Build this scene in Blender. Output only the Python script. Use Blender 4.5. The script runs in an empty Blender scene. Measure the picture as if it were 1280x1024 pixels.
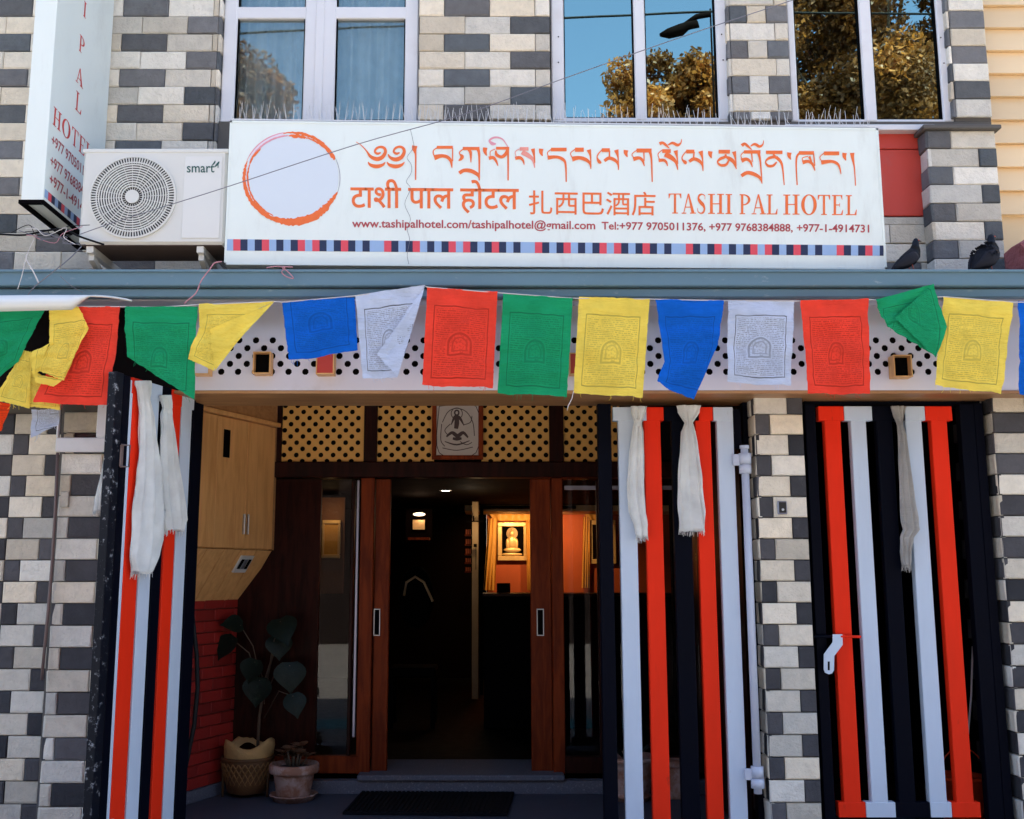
import bpy, bmesh, math, random
from math import radians, sin, cos, pi, sqrt, atan2, floor
from mathutils import Vector, Matrix, noise

R = random.Random(7)
C = bpy.context.scene.collection
SC = bpy.context.scene

# ------------------------------------------------------------------ camera, sky, sun, exposure
F, CX, CY, TH, CZ = 1280.0, 610.0, 512.0, radians(9.05), 1.5
cam_d = bpy.data.cameras.new("camera")
cam = bpy.data.objects.new("camera", cam_d); C.objects.link(cam)
cam.location = (0, 0, CZ); cam.rotation_euler = (pi/2 + TH, 0, 0)
cam_d.sensor_width = 36; cam_d.lens = 36*F/1280
cam_d.shift_x = (640-CX)/1280; cam_d.clip_start = .05; cam_d.clip_end = 500
SC.camera = cam

SUN_EL, SUN_ROT = radians(57), radians(14)
world = bpy.data.worlds.new("World"); SC.world = world; world.use_nodes = True
wn = world.node_tree; wn.nodes.clear()
sky = wn.nodes.new("ShaderNodeTexSky"); sky.sky_type = 'NISHITA'; sky.sun_disc = False
sky.sun_elevation = SUN_EL; sky.sun_rotation = SUN_ROT
sky.air_density = 1.0; sky.dust_density = 2.6; sky.ozone_density = 1.0
bg = wn.nodes.new("ShaderNodeBackground"); bg.inputs[1].default_value = .12
wo = wn.nodes.new("ShaderNodeOutputWorld")
wn.links.new(sky.outputs[0], bg.inputs[0]); wn.links.new(bg.outputs[0], wo.inputs[0])

sun_d = bpy.data.lights.new("sun", 'SUN'); sun_d.energy = 5.0; sun_d.angle = radians(.5); sun_d.color = (1, .93, .82)
sun = bpy.data.objects.new("sun", sun_d); C.objects.link(sun)
sdir = Vector((sin(SUN_ROT)*cos(SUN_EL), cos(SUN_ROT)*cos(SUN_EL), sin(SUN_EL)))
sun.rotation_euler = sdir.to_track_quat('Z', 'Y').to_euler(); sun.location = sdir*30

SC.view_settings.view_transform = 'Standard'; SC.view_settings.look = 'None'
SC.view_settings.gamma = 1; SC.view_settings.use_curve_mapping = False
SC.view_settings.exposure = 2.3
SC.cycles.max_bounces = 7; SC.cycles.transparent_max_bounces = 12
SC.cycles.sample_clamp_indirect = 4; SC.cycles.caustics_reflective = False; SC.cycles.caustics_refractive = False
SC.cycles.use_denoising = True

# ------------------------------------------------------------------ survey helpers (measured directions -> points on known planes)
def ray(u, v):
    a = (u-CX)/F; b = (CY-v)/F
    return Vector((a, cos(TH)-b*sin(TH), sin(TH)+b*cos(TH)))
def P(u, v, Y):
    d = ray(u, v); t = Y/d.y
    return Vector((d.x*t, Y, CZ+d.z*t))
def PX(u, v, X):
    d = ray(u, v); t = X/d.x
    return Vector((X, d.y*t, CZ+d.z*t))
def PZ(u, v, Z):
    d = ray(u, v); t = (Z-CZ)/d.z
    return Vector((d.x*t, d.y*t, Z))

# ------------------------------------------------------------------ materials
def mk(name):
    m = bpy.data.materials.new(name); m.use_nodes = True
    nt = m.node_tree; nt.nodes.clear()
    out = nt.nodes.new("ShaderNodeOutputMaterial")
    return m, nt, out
def N(nt, t, **kw):
    n = nt.nodes.new(t)
    for k, v in kw.items():
        if k.startswith('i_'):
            key = k[2:]; key = int(key) if key.isdigit() else key
            n.inputs[key].default_value = v
        else: setattr(n, k, v)
    return n
def mathn(nt, op, a, b=None, c=None, clamp=False):
    n = nt.nodes.new("ShaderNodeMath"); n.operation = op; n.use_clamp = clamp
    for i, x in enumerate((a, b, c)):
        if x is None: continue
        if isinstance(x, (int, float)): n.inputs[i].default_value = x
        else: nt.links.new(x, n.inputs[i])
    return n.outputs[0]
def mix(nt, fac, a, b, bt='MIX'):
    n = nt.nodes.new("ShaderNodeMix"); n.data_type = 'RGBA'; n.blend_type = bt
    for i, x in ((0, fac), (6, a), (7, b)):
        if isinstance(x, (int, float)): n.inputs[i].default_value = x
        elif isinstance(x, tuple): n.inputs[i].default_value = (*x, 1) if len(x) == 3 else x
        else: nt.links.new(x, n.inputs[i])
    return n.outputs[2]
def ramp(nt, x, lo, hi, smooth=True):
    n = nt.nodes.new("ShaderNodeMapRange"); n.inputs[1].default_value = lo; n.inputs[2].default_value = hi
    if smooth: n.interpolation_type = 'SMOOTHSTEP'
    nt.links.new(x, n.inputs[0]); return n.outputs[0]
def pmat(name, col, rough=.6, var=.12, scale=6, bump=.15, bscale=60, metal=0, spec=.5, dirt=None, dirt_amt=.5,
         dirt_scale=3, dirt_lo=.55, objvar=0, hue=0, col2=None, stretch=(1, 1, 1), bdist=.004, coat=0):
    m, nt, out = mk(name)
    L = nt.links.new
    geo = N(nt, "ShaderNodeNewGeometry"); oi = N(nt, "ShaderNodeObjectInfo")
    mp = N(nt, "ShaderNodeMapping"); mp.inputs['Scale'].default_value = stretch
    off = N(nt, "ShaderNodeVectorMath", operation='ADD')
    comb = N(nt, "ShaderNodeCombineXYZ")
    r10 = mathn(nt, 'MULTIPLY', oi.outputs['Random'], 13.0 if objvar else 0.0)
    L(r10, comb.inputs[0]); L(r10, comb.inputs[2])
    L(geo.outputs['Position'], off.inputs[0]); L(comb.outputs[0], off.inputs[1])
    L(off.outputs[0], mp.inputs[0])
    n1 = N(nt, "ShaderNodeTexNoise", i_Scale=scale, i_Detail=6, i_Roughness=.62); L(mp.outputs[0], n1.inputs['Vector'])
    c = tuple(col)
    base = c
    if col2 is not None: base = mix(nt, ramp(nt, n1.outputs[0], .35, .65), c, tuple(col2))
    if objvar:
        if col2 is not None and objvar > 1:
            base = mix(nt, oi.outputs['Random'], c, tuple(col2))
        w = N(nt, "ShaderNodeTexWhiteNoise", noise_dimensions='1D'); L(oi.outputs['Random'], w.inputs['W'])
        k = mathn(nt, 'MULTIPLY_ADD', w.outputs['Value'], .5*min(objvar, 1), 1-.27*min(objvar, 1))
        base = mix(nt, 1.0, base, (1, 1, 1), 'MULTIPLY') if not isinstance(base, tuple) else base
        vv = N(nt, "ShaderNodeCombineColor"); [L(k, vv.inputs[i]) for i in range(3)]
        base = mix(nt, 1.0, base, vv.outputs[0], 'MULTIPLY')
    k2 = mathn(nt, 'MULTIPLY_ADD', n1.outputs[0], var*2, 1-var)
    vv = N(nt, "ShaderNodeCombineColor"); [L(k2, vv.inputs[i]) for i in range(3)]
    base = mix(nt, 1.0, base, vv.outputs[0], 'MULTIPLY')
    if dirt is not None:
        n2 = N(nt, "ShaderNodeTexNoise", i_Scale=dirt_scale, i_Detail=8, i_Roughness=.7); L(mp.outputs[0], n2.inputs['Vector'])
        f = mathn(nt, 'MULTIPLY', ramp(nt, n2.outputs[0], dirt_lo, dirt_lo+.2), dirt_amt)
        base = mix(nt, f, base, tuple(dirt))
    b = N(nt, "ShaderNodeBsdfPrincipled", i_Roughness=rough, i_Metallic=metal)
    b.inputs['Specular IOR Level'].default_value = spec
    if coat: b.inputs['Coat Weight'].default_value = coat; b.inputs['Coat Roughness'].default_value = .12
    L(base, b.inputs['Base Color'])
    rr = mathn(nt, 'MULTIPLY_ADD', n1.outputs[0], .25, rough-.12, clamp=True); L(rr, b.inputs['Roughness'])
    if bump:
        n3 = N(nt, "ShaderNodeTexNoise", i_Scale=bscale, i_Detail=5, i_Roughness=.65); L(mp.outputs[0], n3.inputs['Vector'])
        bp = N(nt, "ShaderNodeBump", i_Strength=bump, i_Distance=bdist); L(n3.outputs[0], bp.inputs['Height']); L(bp.outputs[0], b.inputs['Normal'])
    L(b.outputs[0], out.inputs[0])
    return m
def emat(name, col, s):
    m, nt, out = mk(name); e = N(nt, "ShaderNodeEmission"); e.inputs[0].default_value = (*col, 1); e.inputs[1].default_value = s
    nt.links.new(e.outputs[0], out.inputs[0]); return m
def glassmat(name, refl, tint=(.85, .9, .95), rough=.0, tilt=.0, ior=1.5, gl=(.93, .96, 1)):
    m, nt, out = mk(name); L = nt.links.new
    g = N(nt, "ShaderNodeBsdfGlossy", i_Roughness=rough); g.inputs[0].default_value = (*gl, 1)
    t = N(nt, "ShaderNodeBsdfTransparent"); t.inputs[0].default_value = (*tint, 1)
    fr = N(nt, "ShaderNodeFresnel", i_IOR=ior)
    f = mathn(nt, 'ADD', fr.outputs[0], refl, clamp=True)
    if tilt:
        geo = N(nt, "ShaderNodeNewGeometry")
        n = N(nt, "ShaderNodeTexNoise", i_Scale=1.6, i_Detail=1); L(geo.outputs['Position'], n.inputs['Vector'])
        bp = N(nt, "ShaderNodeBump", i_Strength=tilt, i_Distance=.01); L(n.outputs[0], bp.inputs['Height']); L(bp.outputs[0], g.inputs['Normal'])
    mx = N(nt, "ShaderNodeMixShader"); L(f, mx.inputs[0]); L(t.outputs[0], mx.inputs[1]); L(g.outputs[0], mx.inputs[2])
    L(mx.outputs[0], out.inputs[0]); return m
def clothmat(name, col, trans=.35, printed=False, ink=(.02, .02, .03), inkamt=.5, wr=.5):
    m, nt, out = mk(name); L = nt.links.new
    tc = N(nt, "ShaderNodeUVMap"); sp = N(nt, "ShaderNodeSeparateXYZ"); L(tc.outputs[0], sp.inputs[0])
    geo = N(nt, "ShaderNodeNewGeometry")
    n0 = N(nt, "ShaderNodeTexNoise", i_Scale=9, i_Detail=6); L(geo.outputs['Position'], n0.inputs['Vector'])
    k = mathn(nt, 'MULTIPLY_ADD', n0.outputs[0], .5, .75)
    vv = N(nt, "ShaderNodeCombineColor"); [L(k, vv.inputs[i]) for i in range(3)]
    base = mix(nt, 1.0, tuple(col), vv.outputs[0], 'MULTIPLY')
    if printed:
        U, V = sp.outputs[0], sp.outputs[1]
        oi = N(nt, "ShaderNodeObjectInfo")
        nw = N(nt, "ShaderNodeTexNoise", i_Scale=5, i_Detail=2); L(tc.outputs[0], nw.inputs['Vector'])
        wob = mathn(nt, 'MULTIPLY_ADD', nw.outputs[0], .02, -.01)
        U = mathn(nt, 'ADD', U, wob); V = mathn(nt, 'ADD', V, wob)
        mx_ = mathn(nt, 'DIVIDE', mathn(nt, 'ABSOLUTE', mathn(nt, 'SUBTRACT', U, .5)), .385)
        my_ = mathn(nt, 'DIVIDE', mathn(nt, 'ABSOLUTE', mathn(nt, 'SUBTRACT', V, .45)), .365)
        mm = mathn(nt, 'MAXIMUM', mx_, my_)
        line = mathn(nt, 'LESS_THAN', mathn(nt, 'ABSOLUTE', mathn(nt, 'SUBTRACT', mm, 1.0)), .017)
        inside = mathn(nt, 'LESS_THAN', mm, .93)
        vr = mathn(nt, 'MULTIPLY', V, 46.0)
        fr = mathn(nt, 'FRACT', vr); row = mathn(nt, 'FLOOR', vr)
        cb = N(nt, "ShaderNodeCombineXYZ"); L(mathn(nt, 'MULTIPLY', U, 46.0), cb.inputs[0]); L(mathn(nt, 'MULTIPLY', row, 3.7), cb.inputs[1])
        L(mathn(nt, 'MULTIPLY', oi.outputs['Random'], 50.0), cb.inputs[2])
        nt1 = N(nt, "ShaderNodeTexNoise", i_Scale=1.0, i_Detail=3, i_Roughness=.7); L(cb.outputs[0], nt1.inputs['Vector'])
        txt = mathn(nt, 'MULTIPLY', mathn(nt, 'LESS_THAN', fr, .55), ramp(nt, nt1.outputs[0], .38, .56))
        txt = mathn(nt, 'MULTIPLY', txt, inside)
        rs_ = mathn(nt, 'MULTIPLY_ADD', oi.outputs['Random'], .09, .085)
        ex = mathn(nt, 'DIVIDE', mathn(nt, 'SUBTRACT', U, .5), rs_); ey = mathn(nt, 'DIVIDE', mathn(nt, 'SUBTRACT', V, .43), .11)
        eyp = mathn(nt, 'MAXIMUM', ey, 0.0); eyn = mathn(nt, 'MULTIPLY', mathn(nt, 'MAXIMUM', mathn(nt, 'MULTIPLY', ey, -1.0), 0.0), 1.05)
        rr = mathn(nt, 'MAXIMUM', mathn(nt, 'SQRT', mathn(nt, 'ADD', mathn(nt, 'MULTIPLY', ex, ex), mathn(nt, 'MULTIPLY', eyp, eyp))), eyn)
        outside = mathn(nt, 'GREATER_THAN', rr, 1.25)
        ring = mathn(nt, 'LESS_THAN', mathn(nt, 'ABSOLUTE', mathn(nt, 'SUBTRACT', rr, 1.0)), .10)
        ring2 = mathn(nt, 'MULTIPLY', mathn(nt, 'LESS_THAN', mathn(nt, 'ABSOLUTE', mathn(nt, 'SUBTRACT', rr, .62)), .07), .8)
        n5 = N(nt, "ShaderNodeTexNoise", i_Scale=34, i_Detail=3); L(tc.outputs[0], n5.inputs['Vector'])
        blot = mathn(nt, 'MULTIPLY', mathn(nt, 'LESS_THAN', rr, 1.0), ramp(nt, n5.outputs[0], .48, .6))
        emb = mathn(nt, 'MAXIMUM', mathn(nt, 'MAXIMUM', ring, ring2), mathn(nt, 'MULTIPLY', blot, .6))
        a = mathn(nt, 'MULTIPLY', txt, mathn(nt, 'MULTIPLY', outside, .55))
        a = mathn(nt, 'MAXIMUM', a, mathn(nt, 'MULTIPLY', emb, .6)); a = mathn(nt, 'MAXIMUM', a, mathn(nt, 'MULTIPLY', line, .9))
        fade = mathn(nt, 'MULTIPLY_ADD', n0.outputs[0], 1.2, .35)
        a = mathn(nt, 'MULTIPLY', mathn(nt, 'MULTIPLY', a, fade), inkamt*.85, clamp=True)
        base = mix(nt, a, base, ink)
    d = N(nt, "ShaderNodeBsdfDiffuse", i_Roughness=.6); t = N(nt, "ShaderNodeBsdfTranslucent")
    L(base, d.inputs[0]); L(base, t.inputs[0])
    mp = N(nt, "ShaderNodeMapping"); mp.inputs['Scale'].default_value = (.6, 1, 2.4); L(geo.outputs['Position'], mp.inputs[0])
    nb = N(nt, "ShaderNodeTexNoise", i_Scale=14, i_Detail=6, i_Roughness=.6); L(mp.outputs[0], nb.inputs['Vector'])
    bp = N(nt, "ShaderNodeBump", i_Strength=wr*.75, i_Distance=.025); L(nb.outputs[0], bp.inputs['Height'])
    L(bp.outputs[0], d.inputs['Normal']); L(bp.outputs[0], t.inputs['Normal'])
    mx = N(nt, "ShaderNodeMixShader", i_0=trans); L(d.outputs[0], mx.inputs[1]); L(t.outputs[0], mx.inputs[2]); L(mx.outputs[0], out.inputs[0])
    return m
def woodmat(name, c1, c2, rough=.45, stretch=(1, 1, .12), scale=22, coat=.2, spec=.5):
    m, nt, out = mk(name); L = nt.links.new
    geo = N(nt, "ShaderNodeNewGeometry"); oi = N(nt, "ShaderNodeObjectInfo")
    mp = N(nt, "ShaderNodeMapping"); mp.inputs['Scale'].default_value = stretch
    cb = N(nt, "ShaderNodeCombineXYZ"); L(mathn(nt, 'MULTIPLY', oi.outputs['Random'], 9.0), cb.inputs[2])
    ad = N(nt, "ShaderNodeVectorMath", operation='ADD'); L(geo.outputs['Position'], ad.inputs[0]); L(cb.outputs[0], ad.inputs[1]); L(ad.outputs[0], mp.inputs[0])
    n1 = N(nt, "ShaderNodeTexNoise", i_Scale=scale, i_Detail=6, i_Roughness=.6, i_Distortion=.6); L(mp.outputs[0], n1.inputs['Vector'])
    n2 = N(nt, "ShaderNodeTexNoise", i_Scale=2.0, i_Detail=3); L(geo.outputs['Position'], n2.inputs['Vector'])
    base = mix(nt, ramp(nt, n1.outputs[0], .35, .68), c1, c2)
    k = mathn(nt, 'MULTIPLY_ADD', n2.outputs[0], .5, .75); vv = N(nt, "ShaderNodeCombineColor"); [L(k, vv.inputs[i]) for i in range(3)]
    base = mix(nt, 1.0, base, vv.outputs[0], 'MULTIPLY')
    b = N(nt, "ShaderNodeBsdfPrincipled", i_Roughness=rough); b.inputs['Coat Weight'].default_value = coat; b.inputs['Coat Roughness'].default_value = .2
    b.inputs['Specular IOR Level'].default_value = spec
    L(base, b.inputs['Base Color'])
    bp = N(nt, "ShaderNodeBump", i_Strength=.12, i_Distance=.003); L(n1.outputs[0], bp.inputs['Height']); L(bp.outputs[0], b.inputs['Normal'])
    L(b.outputs[0], out.inputs[0]); return m

M = {}
M['stone_light'] = pmat('stone light', (.74, .64, .49), .85, .26, 16, 1.0, 45, objvar=2, col2=(.70, .67, .60), dirt=(.30, .25, .19), dirt_amt=.5, dirt_scale=16, dirt_lo=.58, bdist=.010, spec=.15)
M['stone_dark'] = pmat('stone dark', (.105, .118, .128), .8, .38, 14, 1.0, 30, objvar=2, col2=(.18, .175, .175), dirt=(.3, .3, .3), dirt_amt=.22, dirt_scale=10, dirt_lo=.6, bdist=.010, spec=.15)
M['stone_dark_shade'] = pmat('dark stone in shade', (.045, .046, .052), .8, .4, 12, 1.0, 30, objvar=2, col2=(.105, .10, .105), dirt=(.25, .25, .25), dirt_amt=.2, dirt_scale=10, dirt_lo=.6, bdist=.008, spec=.15)  # darker copy of the dark stone, canopy shade put into its colour
M['mortar'] = pmat('mortar', (.11, .10, .09), .9, .2, 20, .4, 90)
M['white_frame'] = pmat('white frame paint', (.72, .72, .74), .4, .05, 3, .05, 40, dirt=(.45, .42, .4), dirt_amt=.25, dirt_scale=3)
M['sign_white'] = pmat('sign sheet', (.77, .83, .79), .4, .05, 2, .06, 6, stretch=(2.5, 1, .6), dirt=(.58, .60, .56), dirt_amt=.35, dirt_scale=3.0, dirt_lo=.52)
M['sign_disc'] = pmat('sign disc', (.66, .72, .78), .4, .03, 2, .02, 12)
M['orange'] = pmat('orange print', (.82, .17, .05), .5, .12, 25, 0, dirt=(.85, .32, .16), dirt_amt=.3, dirt_scale=30, dirt_lo=.6, spec=.2)
M['pinkfade'] = pmat('faded pink print', (.72, .30, .36), .5, .12, 25, 0)
M['greyline'] = pmat('grey print line', (.35, .33, .42), .5, .1, 25, 0)
M['redprint'] = pmat('dark red print', (.40, .05, .06), .5, .15, 25, 0, dirt=(.6, .22, .15), dirt_amt=.6, dirt_scale=9)
M['band_red'] = pmat('band red', (.72, .07, .10), .5, .06, 20, 0)
M['band_navy'] = pmat('band navy', (.012, .022, .07), .5, .1, 20, 0)
M['band_blue'] = pmat('band light blue', (.30, .44, .68), .5, .08, 20, 0)
M['ac_white'] = pmat('air conditioner casing', (.66, .66, .62), .45, .04, 3, .04, 30, dirt=(.4, .36, .3), dirt_amt=.25, dirt_scale=3)
M['ac_dark'] = pmat('air conditioner dark', (.02, .02, .022), .6, .1, 20, 0)
M['ac_rust_shade'] = pmat('rusty shaded pan', (.07, .045, .035), .8, .3, 12, .2, 40, dirt=(.16, .12, .10), dirt_amt=.6, dirt_scale=8)  # rusty pan whose dark brown also holds the underside shadow
M['deck'] = pmat('dirty canopy deck', (.06, .055, .05), .9, .3, 8, .3, 40)
M['ac_panel'] = pmat('air conditioner side panel', (.70, .70, .67), .4, .03, 3, 0)
M['smart'] = pmat('dark green logo', (.02, .09, .08), .5, .05, 20, 0)
M['blue_beam'] = pmat('blue steel paint', (.115, .205, .265), .45, .14, 4, .12, 30, dirt=(.34, .40, .42), dirt_amt=.8, dirt_scale=22, dirt_lo=.585, stretch=(.5, 1, 1))
M['perf_white'] = pmat('white panel', (.68, .64, .70), .5, .04, 2, .05, 20, dirt=(.42, .36, .32), dirt_amt=.25)
M['perf_yellow'] = pmat('ochre panel', (.72, .38, .09), .5, .1, 3, .05, 20)
M['void'] = pmat('dark cavity', (.006, .004, .004), .9, .1, 5, 0, spec=.1)
M['soffit'] = woodmat('soffit wood', (.46, .24, .10), (.36, .17, .07), stretch=(.12, 1, 1), coat=.1)
M['cupboard'] = woodmat('light laminate', (.80, .44, .17), (.68, .34, .12), .45, coat=.05, spec=.3)
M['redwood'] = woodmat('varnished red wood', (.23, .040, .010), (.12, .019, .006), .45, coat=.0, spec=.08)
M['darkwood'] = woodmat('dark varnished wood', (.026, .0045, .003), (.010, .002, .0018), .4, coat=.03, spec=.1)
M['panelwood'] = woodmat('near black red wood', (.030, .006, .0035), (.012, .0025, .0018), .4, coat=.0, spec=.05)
M['brick_red'] = pmat('red painted brick', (.30, .014, .010), .65, .18, 9, .4, 50, objvar=1)
M['brick_joint'] = pmat('red brick joint', (.16, .03, .025), .8, .2, 20, .3, 90)
M['granite'] = pmat('speckled granite', (.12, .13, .165), .6, .5, 120, .08, 100, dirt=(.32, .33, .36), dirt_amt=.8, dirt_scale=60, dirt_lo=.54, spec=.2)
M['floor'] = pmat('dark stone floor', (.065, .072, .098), .55, .35, 10, .1, 70, spec=.2, dirt=(.09, .10, .12), dirt_amt=.5, dirt_scale=30)
M['street'] = pmat('street paving', (.36, .33, .29), .8, .2, 3, .3, 30, dirt=(.3, .27, .24), dirt_amt=.5)
M['teal'] = pmat('teal kerb paint', (.10, .36, .38), .6, .2, 5, .2, 30)
M['kerb'] = pmat('kerb concrete', (.45, .44, .42), .8, .2, 5, .3, 30)
M['gate_red'] = pmat('gate red paint', (.86, .030, .007), .5, .14, 9, .12, 20, stretch=(1, 1, .25), dirt=(.10, .02, .012), dirt_amt=.8, dirt_scale=26, dirt_lo=.635, spec=.12)
M['gate_white'] = pmat('gate pale blue paint', (.56, .635, .74), .5, .09, 9, .12, 20, stretch=(1, 1, .25), dirt=(.20, .17, .16), dirt_amt=.8, dirt_scale=26, dirt_lo=.64, spec=.2)
M['gate_black'] = pmat('gate navy black paint', (.0018, .0025, .007), .5, .2, 5, .06, 20, spec=.05)
M['gate_black_worn'] = pmat('worn navy black paint', (.004, .005, .010), .5, .2, 5, .06, 20, spec=.15, dirt=(.55, .55, .58), dirt_amt=.9, dirt_scale=30, dirt_lo=.555)
M['metal'] = pmat('zinc metal', (.55, .55, .56), .4, .1, 8, .05, 30, metal=.9)
M['wiremat'] = pmat('cable black', (.006, .006, .007), .5, .1, 20, 0, spec=.12)
M['wiregrey'] = pmat('cable grey', (.16, .16, .19), .5, .1, 20, 0)
M['wirepink'] = pmat('cable pink', (.5, .22, .26), .5, .1, 20, 0)
M['wirewhite'] = pmat('string white', (.62, .58, .56), .6, .1, 20, 0)
M['pipe_brown'] = pmat('brown conduit', (.16, .11, .10), .5, .15, 8, .05, 30)
M['pipe_white'] = pmat('painted pale pipe', (.52, .56, .66), .4, .05, 6, .04, 20)
M['red_panel'] = pmat('red steel sheet', (.55, .055, .035), .4, .08, 4, .05, 10, dirt=(.45, .10, .08), dirt_amt=.4, dirt_scale=3)
M['siding'] = pmat('yellow clapboard', (.86, .64, .38), .6, .05, 2, .2, 40, stretch=(.2, 1, 2), objvar=.4)
M['pinkstone'] = pmat('pink stone', (.34, .10, .105), .8, .4, 12, 1.0, 22, dirt=(.45, .22, .20), dirt_amt=.5, dirt_scale=12, bdist=.02)
M['plaster'] = pmat('grey plaster', (.42, .41, .40), .9, .1, 3, .2, 40)
M['curtain'] = clothmat('curtain cloth', (.66, .82, .88), .3)
M['khata'] = clothmat('white silk scarf', (.88, .89, .87), .3, wr=.35)
M['khata_old'] = clothmat('greyish silk scarf', (.52, .50, .47), .25, wr=.7)
M['tarp'] = pmat('white tarpaulin', (.72, .72, .68), .5, .06, 4, .1, 20, dirt=(.45, .42, .36), dirt_amt=.4)
M['terracotta'] = pmat('weathered terracotta', (.34, .16, .10), .8, .25, 9, .4, 40, dirt=(.55, .42, .38), dirt_amt=.8, dirt_scale=9, dirt_lo=.42)
M['wicker_light'] = pmat('wicker cane', (.26, .13, .04), .7, .3, 18, .3, 80)
M['basket'] = pmat('wicker', (.13, .06, .02), .7, .3, 18, .5, 80)
M['paper'] = pmat('kraft wrap', (.52, .32, .12), .75, .15, 6, .7, 22, bdist=.02)
M['soil'] = pmat('soil', (.03, .02, .015), .95, .3, 30, .6, 60)
M['leaf_dark'] = pmat('dark leaf', (.006, .014, .010), .45, .5, 22, .6, 40, spec=.2, dirt=(.03, .06, .04), dirt_amt=.6, dirt_scale=18)
M['leaf_brown'] = pmat('reddish leaf', (.16, .08, .04), .5, .4, 14, .3, 30)
M['stem'] = pmat('plant stem', (.10, .07, .045), .7, .2, 30, .2, 60)
M['mat'] = pmat('black rubber', (.005, .006, .009), .8, .3, 60, .3, 120, spec=.15)
M['pigeon'] = pmat('pigeon grey', (.006, .007, .012), .7, .35, 26, .35, 60, spec=.15)
M['pigeon_wing'] = pmat('pigeon wing', (.014, .015, .022), .7, .3, 40, .4, 80, spec=.15)
M['pigeon_neck'] = pmat('pigeon neck', (.004, .007, .014), .5, .5, 30, .3, 60, spec=.15)
M['beak'] = pmat('beak', (.04, .035, .035), .5, .1, 20, 0)
M['foot'] = pmat('bird foot', (.35, .08, .06), .6, .1, 20, 0)
M['glass_win'] = glassmat('mirror window glass', .62, (.5, .55, .6), tilt=.03, gl=(.35, .55, .52))
M['glass_curt'] = glassmat('window glass', .10, (.97, .98, .98), tilt=.05, gl=(.46, .62, .62))
M['glass_door'] = glassmat('door glass', .0, (.95, .95, .95), tilt=.05, ior=1.28)
M['alu'] = pmat('aluminium', (.30, .31, .40), .35, .05, 5, 0, metal=.8)
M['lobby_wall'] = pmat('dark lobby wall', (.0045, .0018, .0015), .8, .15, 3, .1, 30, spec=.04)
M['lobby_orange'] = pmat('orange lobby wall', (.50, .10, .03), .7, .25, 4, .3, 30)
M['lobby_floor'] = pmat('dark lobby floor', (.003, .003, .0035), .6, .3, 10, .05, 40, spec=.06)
M['drape'] = pmat('yellow silk drape', (.75, .40, .08), .5, .12, 5, .4, 14, bdist=.02)
M['drape_dim'] = pmat('dim brown hanging', (.16, .06, .015), .6, .4, 6, .4, 14, bdist=.02)
M['gold'] = pmat('gold leaf', (.85, .58, .25), .35, .15, 20, .2, 60, metal=.3)
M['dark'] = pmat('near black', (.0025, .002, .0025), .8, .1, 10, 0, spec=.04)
M['lobby_pale'] = pmat('pale lobby column', (.6, .42, .24), .6, .1, 8, .1, 30)
M['bulb'] = emat('lit bulb', (1, .70, .42), 1.2)
M['bulbw'] = emat('lit white lamp', (1, .93, .78), 5)
M['print_paper'] = pmat('print paper', (.50, .44, .40), .7, .1, 20, 0)
M['ink'] = pmat('drawing ink', (.06, .035, .035), .7, .2, 20, 0)
M['bucket'] = pmat('orange red plastic', (.75, .07, .015), .35, .06, 5, 0)
M['hedge'] = pmat('dark hedge', (.02, .025, .012), .9, .4, 20, .8, 30)
M['redletter'] = pmat('red sign letters', (.62, .035, .03), .5, .1, 20, 0)
M['house_brick'] = pmat('dark house brick', (.03, .017, .013), .85, .2, 6, .3, 30)
M['bark'] = pmat('tree bark', (.09, .06, .04), .9, .3, 10, .6, 30)
M['switch'] = pmat('white switch plastic', (.62, .62, .62), .4, .04, 10, 0)
M['bell'] = pmat('black bell plastic', (.02, .02, .022), .3, .04, 10, 0)
M['spike'] = pmat('spike plastic', (.62, .62, .62), .35, .05, 10, 0)
M['pole_dark'] = pmat('dark lamp metal', (.004, .002, .002), .8, .1, 10, 0, spec=.03)
flagcol = {'red': (.92, .080, .048), 'green': (.02, .38, .16), 'yellow': (.93, .74, .13), 'blue': (.012, .15, .66), 'white': (.60, .67, .82), 'orange': (.85, .07, .015)}
for k, c in flagcol.items():
    M['flag_'+k] = clothmat('flag '+k, c, .18, True, (.015, .015, .03) if k != 'red' else (.12, .0, .0), {'white': .95, 'yellow': .55, 'red': .65, 'green': .6, 'blue': .5, 'orange': .5}[k], 1.0)
def leafmat(name, c1, c2, c3):
    m, nt, out = mk(name); L = nt.links.new
    at = N(nt, "ShaderNodeAttribute", attribute_name='tone')
    base = mix(nt, at.outputs['Fac'], c1, c2)
    geo = N(nt, "ShaderNodeNewGeometry"); n = N(nt, "ShaderNodeTexNoise", i_Scale=.7, i_Detail=2); L(geo.outputs['Position'], n.inputs['Vector'])
    base = mix(nt, ramp(nt, n.outputs[0], .4, .6), base, c3)
    d = N(nt, "ShaderNodeBsdfPrincipled", i_Roughness=.5); L(base, d.inputs[0])
    t = N(nt, "ShaderNodeBsdfTranslucent"); L(base, t.inputs[0])
    mx = N(nt, "ShaderNodeMixShader", i_0=.35); L(d.outputs[0], mx.inputs[1]); L(t.outputs[0], mx.inputs[2]); L(mx.outputs[0], out.inputs[0]); return m
M['leaves'] = leafmat('autumn leaves', (.10, .035, .008), (.66, .27, .055), (.17, .07, .016))

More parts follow.
